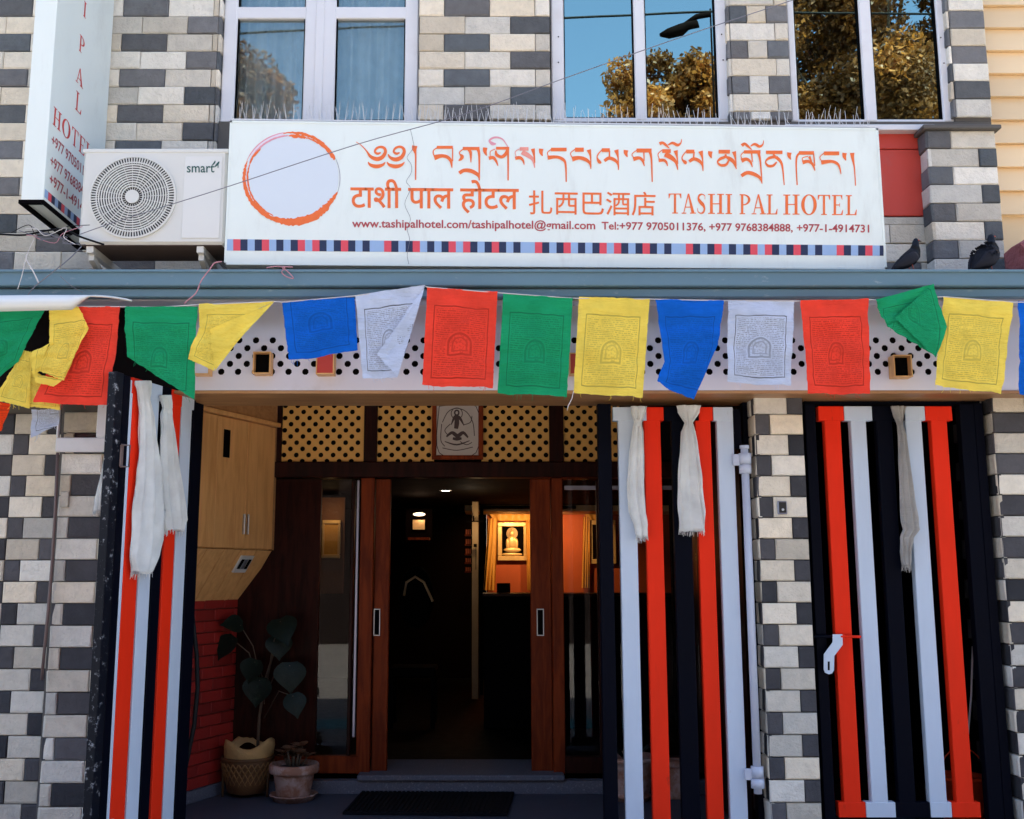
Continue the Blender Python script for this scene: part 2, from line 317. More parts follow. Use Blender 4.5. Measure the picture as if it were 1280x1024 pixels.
# ------------------------------------------------------------------ mesh helpers
class MB:
    def __init__(s): s.v = []; s.f = []; s.m = []; s.uv = {}; s.smooth = []
    def add(s, vs, fs, mi=0, sm=False, uvs=None):
        b = len(s.v); s.v += [Vector(p) for p in vs]
        for i, f in enumerate(fs):
            s.f.append([b+j for j in f]); s.m.append(mi); s.smooth.append(sm)
            if uvs: s.uv[len(s.f)-1] = [uvs[j] for j in f]
        return s
    def box(s, a, b, mi=0, T=None, bev=0):
        x0, y0, z0 = [min(a[i], b[i]) for i in range(3)]; x1, y1, z1 = [max(a[i], b[i]) for i in range(3)]
        if bev:
            vs = []; e = min(bev, (x1-x0)*.45, (y1-y0)*.45, (z1-z0)*.45)
            bm = bmesh.new(); bmesh.ops.create_cube(bm, size=1)
            for v in bm.verts: v.co = Vector(((x0+x1)/2+v.co.x*(x1-x0), (y0+y1)/2+v.co.y*(y1-y0), (z0+z1)/2+v.co.z*(z1-z0)))
            bmesh.ops.bevel(bm, geom=bm.edges[:], offset=e, segments=1, affect='EDGES')
            bm.verts.index_update()
            vs = [v.co.copy() for v in bm.verts]; fs = [[v.index for v in f.verts] for f in bm.faces]; bm.free()
        else:
            vs = [(x0, y0, z0), (x1, y0, z0), (x1, y1, z0), (x0, y1, z0), (x0, y0, z1), (x1, y0, z1), (x1, y1, z1), (x0, y1, z1)]
            fs = [(0, 3, 2, 1), (4, 5, 6, 7), (0, 1, 5, 4), (1, 2, 6, 5), (2, 3, 7, 6), (3, 0, 4, 7)]
        if T is not None: vs = [T @ Vector(p) for p in vs]
        return s.add(vs, fs, mi)
    def hexa(s, q, dvec, mi=0):
        """quad q (4 points) extruded by dvec"""
        d = Vector(dvec); vs = [Vector(p) for p in q]+[Vector(p)+d for p in q]
        return s.add(vs, [(0, 1, 2, 3), (7, 6, 5, 4), (0, 4, 5, 1), (1, 5, 6, 2), (2, 6, 7, 3), (3, 7, 4, 0)], mi)
    def tube(s, pts, r, n=8, mi=0, cap=True, sm=True):
        pts = [Vector(p) for p in pts]; rs = r if isinstance(r, (list, tuple)) else [r]*len(pts)
        vs = []; up = Vector((0, 0, 1))
        for i, p in enumerate(pts):
            t = (pts[min(i+1, len(pts)-1)]-pts[max(i-1, 0)]).normalized()
            a = t.cross(up if abs(t.z) < .95 else Vector((0, 1, 0))).normalized(); b = a.cross(t)
            vs += [p+(a*cos(2*pi*k/n)+b*sin(2*pi*k/n))*rs[i] for k in range(n)]
        fs = [(i*n+k, i*n+(k+1) % n, (i+1)*n+(k+1) % n, (i+1)*n+k) for i in range(len(pts)-1) for k in range(n)]
        if cap: fs += [tuple(range(n))[::-1], tuple((len(pts)-1)*n+k for k in range(n))]
        return s.add(vs, fs, mi, sm)
    def lathe(s, prof, c, n=28, mi=0, sm=True, wob=None):
        vs = []
        for (r, z) in prof:
            for k in range(n):
                th = 2*pi*k/n; rr = r*(1+(wob(th, z) if wob else 0)); vs.append((c[0]+rr*cos(th), c[1]+rr*sin(th), c[2]+z))
        fs = [(i*n+k, i*n+(k+1) % n, (i+1)*n+(k+1) % n, (i+1)*n+k) for i in range(len(prof)-1) for k in range(n)]
        return s.add(vs, fs, mi, sm)
    def ellip(s, c, r, n=14, mi=0, T=None):
        vs = []; 
        for i in range(n//2+1):
            ph = pi*i/(n//2)
            for k in range(n):
                th = 2*pi*k/n; p = Vector((r[0]*sin(ph)*cos(th), r[1]*sin(ph)*sin(th), r[2]*cos(ph)))
                if T is not None: p = T @ p
                vs.append(p+Vector(c))
        fs = [(i*n+k, (i+1)*n+k, (i+1)*n+(k+1) % n, i*n+(k+1) % n) for i in range(n//2) for k in range(n)]
        return s.add(vs, fs, mi, True)
WL = {}   # world location of each object
def setp(o, label=None, cat=None, group=None, kind=None, category=None):
    cat = cat or category
    if label: o['label'] = label
    if cat: o['category'] = cat
    if group: o['group'] = group
    if kind: o['kind'] = kind
    return o
def obj(name, mb, mats, parent=None, origin=None, **props):
    if not isinstance(mats, (list, tuple)): mats = [mats]
    me = bpy.data.meshes.new(name)
    if origin is None:
        c = Vector((0, 0, 0))
        if mb.v:
            lo = Vector([min(p[i] for p in mb.v) for i in range(3)]); hi = Vector([max(p[i] for p in mb.v) for i in range(3)])
            c = (lo+hi)/2; c.z = lo.z
    else: c = Vector(origin)
    me.from_pydata([tuple(p-c) for p in mb.v], [], mb.f)
    for m in mats: me.materials.append(m)
    me.polygons.foreach_set('material_index', mb.m); me.polygons.foreach_set('use_smooth', mb.smooth)
    if mb.uv:
        ul = me.uv_layers.new(name='UVMap')
        for fi, uvs in mb.uv.items():
            p = me.polygons[fi]
            for k, li in enumerate(p.loop_indices): ul.data[li].uv = uvs[k]
    me.update()
    o = bpy.data.objects.new(name, me); C.objects.link(o)
    WL[o.name] = c
    if parent is not None: o.parent = parent; o.location = c-WL[parent.name]
    else: o.location = c
    setp(o, **props); return o
def thing(name, label, cat, loc=(0, 0, 0), group=None):
    o = bpy.data.objects.new(name, None); C.objects.link(o); o.location = loc; WL[o.name] = Vector(loc)
    o.empty_display_size = .1
    return setp(o, label, cat, group)
def struct(name, mb, m): return obj(name, mb, m, kind='structure')
def part_empty(name, parent, loc=None):
    o = bpy.data.objects.new(name, None); C.objects.link(o); o.parent = parent
    l = Vector(loc) if loc is not None else WL[parent.name].copy()
    o.location = l-WL[parent.name]; WL[o.name] = l; return o

# tiles: shared meshes, one object each -------------------------------------------------
tile_cache = {}
def tile_mesh(w, h, d, mat, var, rough=1.0):
    key = (round(w*200), round(h*1000), round(d*1000), mat.name, var)
    if key in tile_cache: return tile_cache[key]
    w = key[0]/200; rr = random.Random(hash(key[:3])+var*77)
    e = .0035
    jj = [rr.uniform(-.004, .003)*rough for _ in range(4)]; ex = [rr.uniform(0, .0045) if rr.random() > .2 else .008 for _ in range(8)]
    x, z = w/2, h/2
    vs = [(-x, d, -z), (x, d, -z), (x, d, z), (-x, d, z), (-x, .004, -z), (x, .004, -z), (x, .004, z), (-x, .004, z),
          (-x+e+ex[0], jj[0], -z+e+ex[1]), (x-e-ex[2], jj[1], -z+e+ex[3]), (x-e-ex[4], jj[2], z-e-ex[5]), (-x+e+ex[6], jj[3], z-e-ex[7])]
    fs = [(0, 1, 5, 4), (1, 2, 6, 5), (2, 3, 7, 6), (3, 0, 4, 7), (4, 5, 9, 8), (5, 6, 10, 9), (6, 7, 11, 10), (7, 4, 8, 11), (8, 9, 10, 11)]
    me = bpy.data.meshes.new('tile'); me.from_pydata(vs, [], fs); me.materials.append(mat); me.update()
    tile_cache[key] = me; return me
def tile(parent, x0, x1, z0, z1, y, kind, side=0, name='stone_tile', d=.022, gap=.005):
    """front tile facing -y at plane y; side=-1: facing -x at plane x=y with x0..x1 meaning Y range; side=1: facing +x"""
    w = x1-x0-gap; h = z1-z0-gap
    if w < .01: return
    me = tile_mesh(w, h, d, M['stone_light'] if kind == 'L' else M['stone_dark' if z0 > 2.98 else 'stone_dark_shade'], R.randrange(5))
    o = bpy.data.objects.new(name, me); C.objects.link(o)
    cx, cz = (x0+x1)/2, (z0+z1)/2; dy = R.uniform(-.0035, .0035)
    if side == 0: w_ = Vector((cx, y+dy, cz))
    elif side == 1: w_ = Vector((y-dy, cx, cz)); o.rotation_euler = (0, 0, pi/2)
    else: w_ = Vector((y+dy, cx, cz)); o.rotation_euler = (0, 0, -pi/2)
    o.parent = parent; o.location = w_-WL[parent.name]
def row_run(parent, xl, xr, z0, z1, y, d0, period=3, pitch=.303, **k):
    """running row: a dark tile starts at d0 (mod period*pitch), the others light; clipped to xl..xr"""
    n0 = int(floor((xl-d0)/pitch))-1
    x = d0+n0*pitch; i = n0
    while x < xr:
        a, b = max(x, xl), min(x+pitch, xr)
        if b-a > .02: tile(parent, a, b, z0, z1, y, 'D' if i % period == 0 else 'L', **k)
        x += pitch; i += 1

# ------------------------------------------------------------------ ground and street
g = MB(); g.box((-60, -60, -.6), (60, 60, -.2)); struct('ground', g, M['plaster'])
g = MB(); g.box((-40, -9.5, -.196), (40, 5.05, -.15)); struct('street', g, M['street'])
g = MB(); g.box((-40, 5.054, -.19), (40, 5.6, -.04), bev=.01); struct('pavement', g, M['kerb'])
g = MB(); g.box((-40, 2.9, -.148), (40, 3.6, -.144)); struct('painted_lane', g, M['teal'])
g = MB(); g.box((-3.4, 5.604, -.18), (1.52, 7.6, 0)); struct('porch_floor', g, M['floor'])

# ------------------------------------------------------------------ hotel building, upper storey
YU = 6.35
B = thing('hotel_building', 'multi-storey hotel with beige and slate stone cladding and white framed windows', 'building', (0, 6.6, 0))
XL, XR = -4.2, P(1246, 100, YU).x+.02
mb = MB(); W = .024
segs = [(XL, P(271, 75, YU).x), (P(523, 75, YU).x, P(688, 75, YU).x), (P(914, 75, YU).x, P(987, 75, YU).x), (P(1191, 75, YU).x, P(1235, 75, YU).x)]
ZW = P(600, 158, 6.45).z            # window sill height
for a, b in segs: mb.box((a, YU+W, ZW), (b, 6.75, 6.1))
mb.box((XL, YU+W, 3.0), (segs[3][1], 6.75, ZW-.002)); mb.box((XL, YU+W, 6.104), (segs[3][1], 6.75, 8.6))
wall = obj('upper_wall', mb, M['mortar'], B)
# body behind (rear, sides and roof of the building)
mb = MB(); mb.box((XL, 9.6, 2.95), (3.3, 16, 8.6)); mb.box((XL, 6.76, 6.1), (3.3, 9.59, 8.6)); mb.box((XL-.1, 6.76, 3.0), (XL+.1, 9.59, 6.09)); mb.box((3.1, 6.76, 3.0), (3.3, 9.59, 6.09)); mb.box((XL+.11, 6.76, 2.9), (3.09, 9.59, 3.0))
obj('rear_block', mb, M['plaster'], B)
zj = P(600, 64, YU).z; HP = (P(600, 20.5, YU).z-P(600, 131, YU).z)/5
def rows(zref, zlo, zhi, hp):
    k = floor((zlo-zref)/hp)
    while zref+k*hp < zhi:
        yield int(k), zref+k*hp, zref+(k+1)*hp; k += 1
for k, z0, z1 in rows(zj, 3.05, 6.3, HP):
    z0c, z1c = max(z0, 3.05), z1
    A = (k % 2 == 0)
    a, b = segs[0]
    row_run(wall, a if z0 > ZW-2 else a, b, z0c, z1c, YU, -2.443 if A else -2.007+.0)
    tile(wall, YU+.004, YU+.11, z0c, z1c, b+.022-.001, 'D' if (not A) else 'L', side=1, d=.02)
for k, z0, z1 in rows(zj, ZW+.004, 6.3, HP):
    z0 = max(z0, ZW)
    if z1-z0 < .03: continue
    a, b = segs[1]; A = (k % 2 == 0)
    row_run(wall, a, b, z0, z1, YU, -.292 if A else .149)
zj3 = P(950, 50.5, YU).z; a, b = segs[2]
for k, z0, z1 in rows(zj3, ZW, 6.3, HP):
    z0 = max(z0, ZW); A = (k % 2 == 0)
    if z1-z0 < .03: continue
    if A: tile(wall, a, a+.30, z0, z1, YU, 'L'); tile(wall, a+.30, b, z0, z1, YU, 'L' if 0 else 'D') if False else tile(wall, a+.24, b, z0, z1, YU, 'L') if False else None
    if A: tile(wall, a+.30, b, z0, z1, YU, 'L')
    else: tile(wall, a, a+.115, z0, z1, YU, 'D'); tile(wall, a+.115, a+.245, z0, z1, YU, 'L'); tile(wall, a+.245, b, z0, z1, YU, 'D')
    tile(wall, YU+.004, YU+.11, z0, z1, a-.022, 'L' if A else 'D', side=-1, d=.02)
zj4 = P(1215, 57, YU).z; a, b = segs[3]
for k, z0, z1 in rows(zj4, ZW, 6.3, HP):
    z0 = max(z0, ZW)
    if z1-z0 < .03: continue
    tile(wall, a, b, z0, z1, YU, 'L' if k % 2 == 0 else 'D')
    tile(wall, YU+.004, YU+.11, z0, z1, a-.022, 'L' if k % 2 else 'D', side=-1, d=.02)
# strip of tiles below the red panel
zr = P(1130, 281, YU).z
for k, z0, z1 in rows(zr, 3.05, P(1130, 272, YU).z, HP):
    z1 = min(z1, P(1130, 271, YU).z); a, b = P(1080, 300, YU).x, P(1170, 300, YU).x
    if z1-z0 < .02: continue
    q_ = a+(.36 if k == -3 else .17 if k % 2 else .08); tile(wall, a, q_, max(z0, 3.05), z1, YU, 'D' if k == -3 else 'L'); tile(wall, q_, b, max(z0, 3.05), z1, YU, 'L')
# red sheet below the right window
x0, x1 = P(1085, 220, YU).x, P(1161, 220, YU).x
zt, zm, zb = P(1130, 166, YU).z, P(1130, 187, YU).z, P(1130, 270, YU).z
rp = MB(); rp.box((x0, YU-.005, zm+.003), (x1, YU+.02, zt), bev=.004); obj('red_panel', rp, M['red_panel'], B)
rp = MB(); rp.box((x0, YU-.005, zb), (x1, YU+.02, zm-.003), bev=.004); obj('red_panel', rp, M['red_panel'], B)
# hidden lower upstand in front of windows behind sign
# windows
def window(frames, panes, u0, u1, vt, name='window', glass='glass_win', mulls=(), yf=6.40, rail=None, curtain=False):
    z_b, z_t = ZW+.004, 6.09
    X0, X1 = P(u0, 75, yf).x, P(u1, 75, yf).x
    mb = MB()
    zgb = P(600, vt[1], yf).z
    w = obj('window', MB().box((X0, yf+.05, z_b), (X0+.02, yf+.06, z_b+.02)), M['white_frame'], B)
    mb.box((X0, yf, z_b), (X1, yf+.07, zgb), bev=.006)       # bottom rail
    tops = 5.98
    if rail is not None:
        zr0, zr1 = P(600, rail[1], yf).z, P(600, rail[0], yf).z
        mb.box((X0, yf+.002, zr0), (X1, yf+.068, zr1), bev=.006)
    mb.box((X0, yf, tops), (X1, yf+.07, z_t), bev=.006)
    prev = X0
    xs = []
    for (a, b) in panes: xs.append((P(a, 75, yf).x, P(b, 75, yf).x))
    edges = [X0]+[e for p in xs for e in p]+[X1]
    for i in range(0, len(edges), 2):
        mb.box((edges[i], yf-.004, zgb-.02), (edges[i+1], yf+.066, tops+.01), bev=.008)
        wd = edges[i+1]-edges[i]
        if wd > .1 and 0 < i < len(edges)-2:     # astragal groove between two sashes
            mb.box((edges[i]+wd*.36, yf-.012, zgb-.02), (edges[i]+wd*.62, yf-.0045, tops), bev=.003)
    obj('frame', mb, M['white_frame'], w)
    for (a, b) in xs:
        pm = MB(); pm.box((a-.01, yf+.03, zgb-.01), (b+.01, yf+.036, tops+.02)); obj('pane', pm, M[glass], w)
        gm = MB(); gm.box((a, yf+.012, zgb), (a+.008, yf+.03, tops)); gm.box((b-.008, yf+.012, zgb), (b, yf+.03, tops)); gm.box((a, yf+.012, zgb), (b, yf+.03, zgb+.008))
        obj('gasket', gm, M['dark'], w)
    # room behind
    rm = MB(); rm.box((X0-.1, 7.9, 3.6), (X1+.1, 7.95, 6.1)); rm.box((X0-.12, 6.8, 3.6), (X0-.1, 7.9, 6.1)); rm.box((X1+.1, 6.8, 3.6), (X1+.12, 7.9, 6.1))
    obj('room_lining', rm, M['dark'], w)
    if curtain:
        n = 160; vs = []; fs = []
        for i in range(n+1):
            t = i/n; x = X0+.04+t*(X1-X0-.08); y = 6.56+.030*sin(t*47+2*sin(t*9))+.012*sin(t*121+1)
            vs += [(x, y, z_b), (x, y+.004*sin(i), 6.0)]
        fs = [(2*i, 2*i+2, 2*i+3, 2*i+1) for i in range(n)]
        cm = MB().add(vs, fs, 0, True); obj('curtain', cm, M['curtain'], w)
    return w
window(None, [(295, 380), (419, 506)], 278, 523, (0, 150), glass='glass_curt', rail=(8, 23), curtain=True)
window(None, [(705, 793), (807, 896)], 689, 914, (0, 147))
window(None, [(995, 1077), (1092, 1174)], 986, 1192, (0, 149))
mb = MB(); mb.box((P(980, 158, 6.3).x, 6.28, P(1100, 164, 6.3).z), (P(1168, 158, 6.3).x, 6.399, P(1100, 157, 6.3).z), bev=.004)
obj('window_sill', mb, M['white_frame'], B)
# hinges/screws on white posts
for (u, v) in ((698, 46), (698, 78), (902, 43), (904, 75), (1176, 47), (1180, 79)):
    p = P(u, v, 6.39); mb = MB(); mb.ellip(p, (.005, .004, .005), 8); obj('screw', mb, M['dark'], B)

# parapet pillar on the right
YP = 6.22
pp = thing('parapet_pier', 'short stone clad pier with thin dark cap, on the canopy beside the red panel', 'pier', (P(1200, 300, YP).x, YP+.1, 3.1))
x0, x1 = P(1163, 240, YP).x, P(1250, 240, YP).x
zc = P(1200, 163, YP).z
mb = MB(); mb.box((x0+.024, YP+.024, 3.1), (x1-.024, YU-.01, zc)); obj('core', mb, M['mortar'], pp)
core2 = part_empty('cladding', pp)
mb = MB(); mb.box((x0-.03, YP-.03, zc), (x1+.03, YU-.008, zc+.028), bev=.005); obj('cap', mb, M['mortar'], pp)
HP2 = (P(1200, 184.5, YP).z-P(1200, 299, YP).z)/5
for k, z0, z1 in rows(zc-HP2*40, 3.1, zc-.01, HP2):
    z0 = max(z0, 3.1)
    if k % 2 == 0: tile(core2, x0, x0+.33, z0, z1, YP, 'L'); tile(core2, x0+.33, x1, z0, z1, YP, 'D')
    else: tile(core2, x0, x0+.155, z0, z1, YP, 'D'); tile(core2, x0+.155, x1, z0, z1, YP, 'L')
    tile(core2, YP+.002, YU-.005, z0, z1, x0-.001, 'D' if k % 2 else 'L', side=-1)

# neighbour buildings
nb = thing('clapboard_house', 'neighbouring house faced with pale yellow clapboard, at the right edge', 'building', (5.5, 8, 0))
xs = P(1232, 100, 6.5).x
mb = MB(); mb.box((xs, 6.54, 2.0), (9, 14, 8.8)); obj('wall', mb, M['siding'], nb)
pitch = (P(1250, 5, 6.5).z-P(1250, 237, 6.5).z)/8.0; z = 3.2-pitch
zz = P(1250, 268, 6.5).z
i = 0
while zz < 8.6:
    m2 = MB(); q = [(xs-.03, 6.50, zz), (9, 6.50, zz), (9, 6.532, zz+pitch-.003), (xs-.03, 6.532, zz+pitch-.003)]
    m2.hexa(q, (0, .007, .004)); m2.add([(xs-.03, 6.5, zz), (9, 6.5, zz), (9, 6.54, zz+.004), (xs-.03, 6.54, zz+.004)], [(0, 1, 2, 3)])
    obj('clapboard', m2, M['siding'], nb); zz += pitch; i += 1
mb = MB()
nl = thing('side_building', 'grey plastered building beyond the left edge', 'building', (-9, 8, 0)); mb.box((-15, 6.5, -.2), (-4.35, 14, 8.4)); obj('wall', mb, M['plaster'], nl)
st = thing('pink_boulder_wall', 'rough pink stone block behind the fluffed pigeon', 'stone', P(1272, 335, 5.9))
c = P(1285, 322, 6.0); mb = MB()
bm = bmesh.new(); bmesh.ops.create_icosphere(bm, subdivisions=2, radius=1)
for v in bm.verts:
    p = v.co; q = Vector((max(-.72, min(.72, p.x)), max(-.72, min(.72, p.y)), max(-.72, min(.72, p.z))))
    q = q*1.38; q += q.normalized()*.12*noise.noise(p*2.3)
    v.co = Vector((c.x+.035+q.x*.13, c.y+q.y*.14, c.z-.02+q.z*.12))
bm.verts.index_update(); mb.add([v.co.copy() for v in bm.verts], [[v.index for v in f.verts] for f in bm.faces]); bm.free()
obj('block', mb, M['pinkstone'], st)

# ------------------------------------------------------------------ canopy
YB = 5.3
cn = thing('entrance_canopy', 'blue edged canopy over the hotel entrance with a white perforated fascia and wooden soffit', 'canopy', (0, 5.8, 2.5))
zt, z1, z2, zb = P(600, 338, YB).z, P(600, 357.5, YB).z, P(600, 360, YB+.02).z, P(600, 371, YB+.02).z
mb = MB(); mb.box((-4.2, YB, z1), (4.4, YB+.05, zt), bev=.006); mb.box((-4.2, YB-.012, zt-.012), (4.4, YB-.0015, zt+.002), bev=.002); obj('upper_fascia', mb, M['blue_beam'], cn)
mb = MB(); mb.box((-4.2, YB+.03, zb), (4.4, YB+.08, z2), bev=.006); obj('lower_fascia', mb, M['blue_beam'], cn)
mb = MB(); mb.box((-4.2, YB+.052, z2+.004), (4.4, YU+.02, zt-.03)); obj('deck', mb, M['deck'], cn)
YPF = 5.6
def perforated(mb, u0, u1, v0, v1, Y, du, dv, rad, hv0, hv1, hu0, hu1, ref_u, ref_v, solid=True):
    """sheet in plane Y with a staggered grid of octagonal holes"""
    x0, x1 = P(u0, (v0+v1)/2, Y).x, P(u1, (v0+v1)/2, Y).x; z0, z1 = P(600, v1, Y).z, P(600, v0, Y).z
    hx0, hx1 = P(hu0, ref_v, Y).x, P(hu1, ref_v, Y).x; hz0, hz1 = P(600, hv1, Y).z, P(600, hv0, Y).z
    cw = (P(ref_u+du, ref_v, Y).x-P(ref_u, ref_v, Y).x)/2; ch = P(600, ref_v, Y).z-P(600, ref_v+dv, Y).z
    nx = max(1, round((hx1-hx0)/cw)); nz = max(1, round((hz1-hz0)/ch)); hx1 = hx0+nx*cw; hz0 = hz1-nz*ch
    q = lambda a, b, c, d: mb.add([(a, Y, c), (b, Y, c), (b, Y, d), (a, Y, d)], [(0, 1, 2, 3)])
    q(x0, x1, hz1, z1) if z1 > hz1 else None; q(x0, x1, z0, hz0) if hz0 > z0 else None
    if hx0 > x0: q(x0, hx0, hz0, hz1)
    if x1 > hx1: q(hx1, x1, hz0, hz1)
    r = rad*cw
    for i in range(nx):
        for j in range(nz):
            a, b = hx0+i*cw, hx0+(i+1)*cw; d, c_ = hz1-j*ch, hz1-(j+1)*ch
            if (i+j) % 2: q(a, b, c_, d); continue
            cx, cz = (a+b)/2, (c_+d)/2
            oc = [(cx+r*cos(t), Y, cz+r*sin(t)) for t in [pi/8+pi/4*k for k in range(8)]]
            oc2 = [(x, Y+.006, z) for x, _, z in oc]
            co = [(b, Y, cz), (b, Y, d), (cx, Y, d), (a, Y, d), (a, Y, cz), (a, Y, c_), (cx, Y, c_), (b, Y, c_)]
            vs = oc+co+oc2
            fs = []
            for k in range(8):
                k2 = (k+1) % 8
                # octagon vertex k at angle 22.5+45k ; corner points at 45k
                fs.append((k, 8+k2, k2))
                fs.append((8+k2, k2, k2)) if False else None
            fs = [(k, 8+(k+1) % 8, (k+1) % 8) for k in range(8)]+[((k+1) % 8, 8+(k+1) % 8, 8+(k+2) % 8) for k in range(8)]
            fs += [(k, (k+1) % 8, 16+(k+1) % 8, 16+k) for k in range(8)]
            mb.add(vs, fs)
mb = MB()
perforated(mb, 232, 1243, 372, 488, YPF, 21, 9.85, .41, 420.5, 470, 272, 1182, 600, 445)
obj('perforated_panel', mb, M['perf_white'], cn)
xa, xb = P(232, 430, YPF).x, P(1243, 430, YPF).x
za = P(600, 488, YPF).z
mb = MB(); mb.box((xa, YPF+.03, za+.01), (xb, YPF+.34, 3.0)); obj('panel_backing', mb, M['void'], cn)
mb = MB(); mb.box((xa-.5, YPF+.001, za-.018), (xb+.9, 6.01, za), bev=.002); obj('soffit_board', mb, M['soffit'], cn)
mb = MB(); mb.box((-4.0, YPF+.04, za-.0), (xa-.004, 5.78, 3.0)); mb.box((xb+.004, YPF+.02, za), (4.4, 5.78, 3.0)); mb2 = MB(); mb2.v = mb.v[8:]; obj('lintel', MB().box((-4.0, YPF+.04, za-.0), (xa-.004, 5.78, 2.98)), M['void'], cn); obj('lintel', MB().box((xb+.004, YPF+.02, za), (4.4, 5.78, 2.98)), M['perf_white'], cn)
mb = MB(); mb.box((-4.0, 5.5, 2.985), (4.4, 5.78, 2.999)); obj('gutter_board', mb, M['perf_white'], cn)
for (u0, u1, v0, v1, side, mt, dep) in ((316, 338, 439.5, 467, 1, 'dark', .13), (395, 417.5, 441, 467.5, 1, 'red_panel', .13), (242, 262, 452, 468, 1, 'perf_white', .12),
                                  (712, 733, 441, 468, -1, 'red_panel', .1), (1117, 1140, 443.5, 471, -1, 'dark', .13), (560, 582, 441, 468, 1, 'red_panel', .1), (930, 952, 442, 469, -1, 'red_panel', .1)):
    yb = YPF-dep*.6
    a, b = P(u0, 450, yb), P(u1, 450, yb); zz0, zz1 = P(600, v1, yb).z, P(600, v0, yb).z
    mb = MB(); t = .006
    mb.box((a.x, yb, zz0), (b.x, YPF-.001, zz0+t)); mb.box((a.x, yb, zz1-t), (b.x, YPF-.001, zz1)); mb.box((a.x, yb+.0005, zz0+t), (a.x+t, YPF-.001, zz1-t)); mb.box((b.x-t, yb+.0005, zz0+t), (b.x, YPF-.001, zz1-t))
    bx = obj('rafter_end_box', mb, M['cupboard'], cn)
    mb = MB(); mb.box((a.x+t, yb+(.006 if mt != 'dark' else .05), zz0+t), (b.x-t, yb+.06, zz1-t)); obj('box_face', mb, M[mt], bx)

# ------------------------------------------------------------------ pillars and left wall, street level
YG = 5.8
zj0 = P(300, 700, YG).z; HPL = (P(300, 541.5, YG).z-P(300, 951.8, YG).z)/15
lw = thing('left_stone_wall', 'checkered beige and slate stone wall at the left edge of the entrance', 'wall', (-2.6, YG+.1, -.1))
xs_ = P(68, 700, YG).x; xe = P(136, 700, YG).x; XLL = -3.7
mb = MB(); mb.box((XLL, YG+.09, -.12), (xs_-.02, 6.3, 2.98)); mb.box((xs_-.02, YG+.024, -.12), (xe-.024, 6.3, 2.98)); obj('core', mb, M['mortar'], lw)
cl = part_empty('cladding', lw)
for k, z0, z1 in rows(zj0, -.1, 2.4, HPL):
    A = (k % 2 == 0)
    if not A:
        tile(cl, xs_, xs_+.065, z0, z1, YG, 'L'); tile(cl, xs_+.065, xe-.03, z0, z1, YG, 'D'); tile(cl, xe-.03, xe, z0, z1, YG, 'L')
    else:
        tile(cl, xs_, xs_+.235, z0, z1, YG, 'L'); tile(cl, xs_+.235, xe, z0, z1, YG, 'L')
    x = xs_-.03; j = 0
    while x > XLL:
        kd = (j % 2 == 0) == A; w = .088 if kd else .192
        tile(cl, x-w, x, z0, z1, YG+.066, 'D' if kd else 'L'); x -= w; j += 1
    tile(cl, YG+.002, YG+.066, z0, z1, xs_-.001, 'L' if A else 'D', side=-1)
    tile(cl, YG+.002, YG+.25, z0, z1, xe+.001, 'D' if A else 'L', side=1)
# small framed window high on the left wall
sw = thing('small_window', 'small white framed window high on the left stone wall behind the flags', 'window', P(100, 566, YG-.02))
yb = YG-.03; za_, zb_ = P(100, 565, yb).z, P(100, 547, yb).z
xa_, xb_ = P(69, 556, yb).x, P(133, 540, yb).x
mb = MB(); mb.box((xa_, yb, za_), (xb_, YG-.004, zb_), bev=.006); mb.box((xb_-.06, yb+.001, zb_), (xb_, YG-.004, zb_+.42), bev=.006); mb.box((xa_, yb+.001, zb_+.42), (xb_, YG-.004, zb_+.48), bev=.006); mb.box((xa_, yb+.001, zb_), (xa_+.012, YG-.004, zb_+.42), bev=.004)
obj('frame', mb, M['white_frame'], sw)
mb = MB(); mb.box((xa_+.012, YG-.012, zb_), (xb_-.06, YG-.006, zb_+.42)); obj('pane', mb, M['glass_door'], sw)

YC = 5.75
cp = thing('gate_pier', 'narrow checkered stone pier with a black doorbell, between the two striped gates', 'pier', (P(980, 900, YC).x, YC+.15, -.1))
x0, x1 = P(950, 690, YC).x, P(1012, 690, YC).x
mb = MB(); mb.box((x0+.024, YC+.024, -.12), (x1-.024, YC+.36, 2.48)); obj('core', mb, M['mortar'], cp)
cl = part_empty('cladding', cp)
zc0 = P(980, 700, YC).z; HC = (P(980, 518, YC).z-P(980, 945+59, YC).z)/18
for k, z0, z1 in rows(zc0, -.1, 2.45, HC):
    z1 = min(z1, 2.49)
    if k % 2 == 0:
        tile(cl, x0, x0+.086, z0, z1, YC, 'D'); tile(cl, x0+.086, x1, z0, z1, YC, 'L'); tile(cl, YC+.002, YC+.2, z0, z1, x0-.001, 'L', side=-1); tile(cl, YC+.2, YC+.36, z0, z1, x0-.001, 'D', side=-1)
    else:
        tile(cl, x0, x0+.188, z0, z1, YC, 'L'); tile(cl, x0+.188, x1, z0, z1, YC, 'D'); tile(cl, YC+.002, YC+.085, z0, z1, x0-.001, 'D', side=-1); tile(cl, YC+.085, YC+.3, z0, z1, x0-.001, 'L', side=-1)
# doorbell
bl = thing('doorbell', 'small black doorbell on the pier between the gates', 'doorbell', P(978, 640, YC-.01))
a, b = P(972.5, 643, YC-.015), P(983.5, 626.5, YC-.015)
mb = MB(); mb.box((a.x, YC-.018, a.z), (b.x, YC-.002, b.z), bev=.004); obj('casing', mb, M['alu'], bl)
mb = MB(); mb.box((a.x+.006, YC-.022, a.z+.008), (b.x-.006, YC-.0185, b.z-.006), bev=.002); cs = obj('face', mb, M['bell'], bl)
mb = MB(); mb.lathe([(0.0, 0), (.008, 0), (.008, .0)], (0, 0, 0), 12) if False else mb.ellip(((a.x+b.x)/2, YC-.023, a.z+.026), (.008, .004, .008), 10); obj('button', mb, M['metal'], bl)

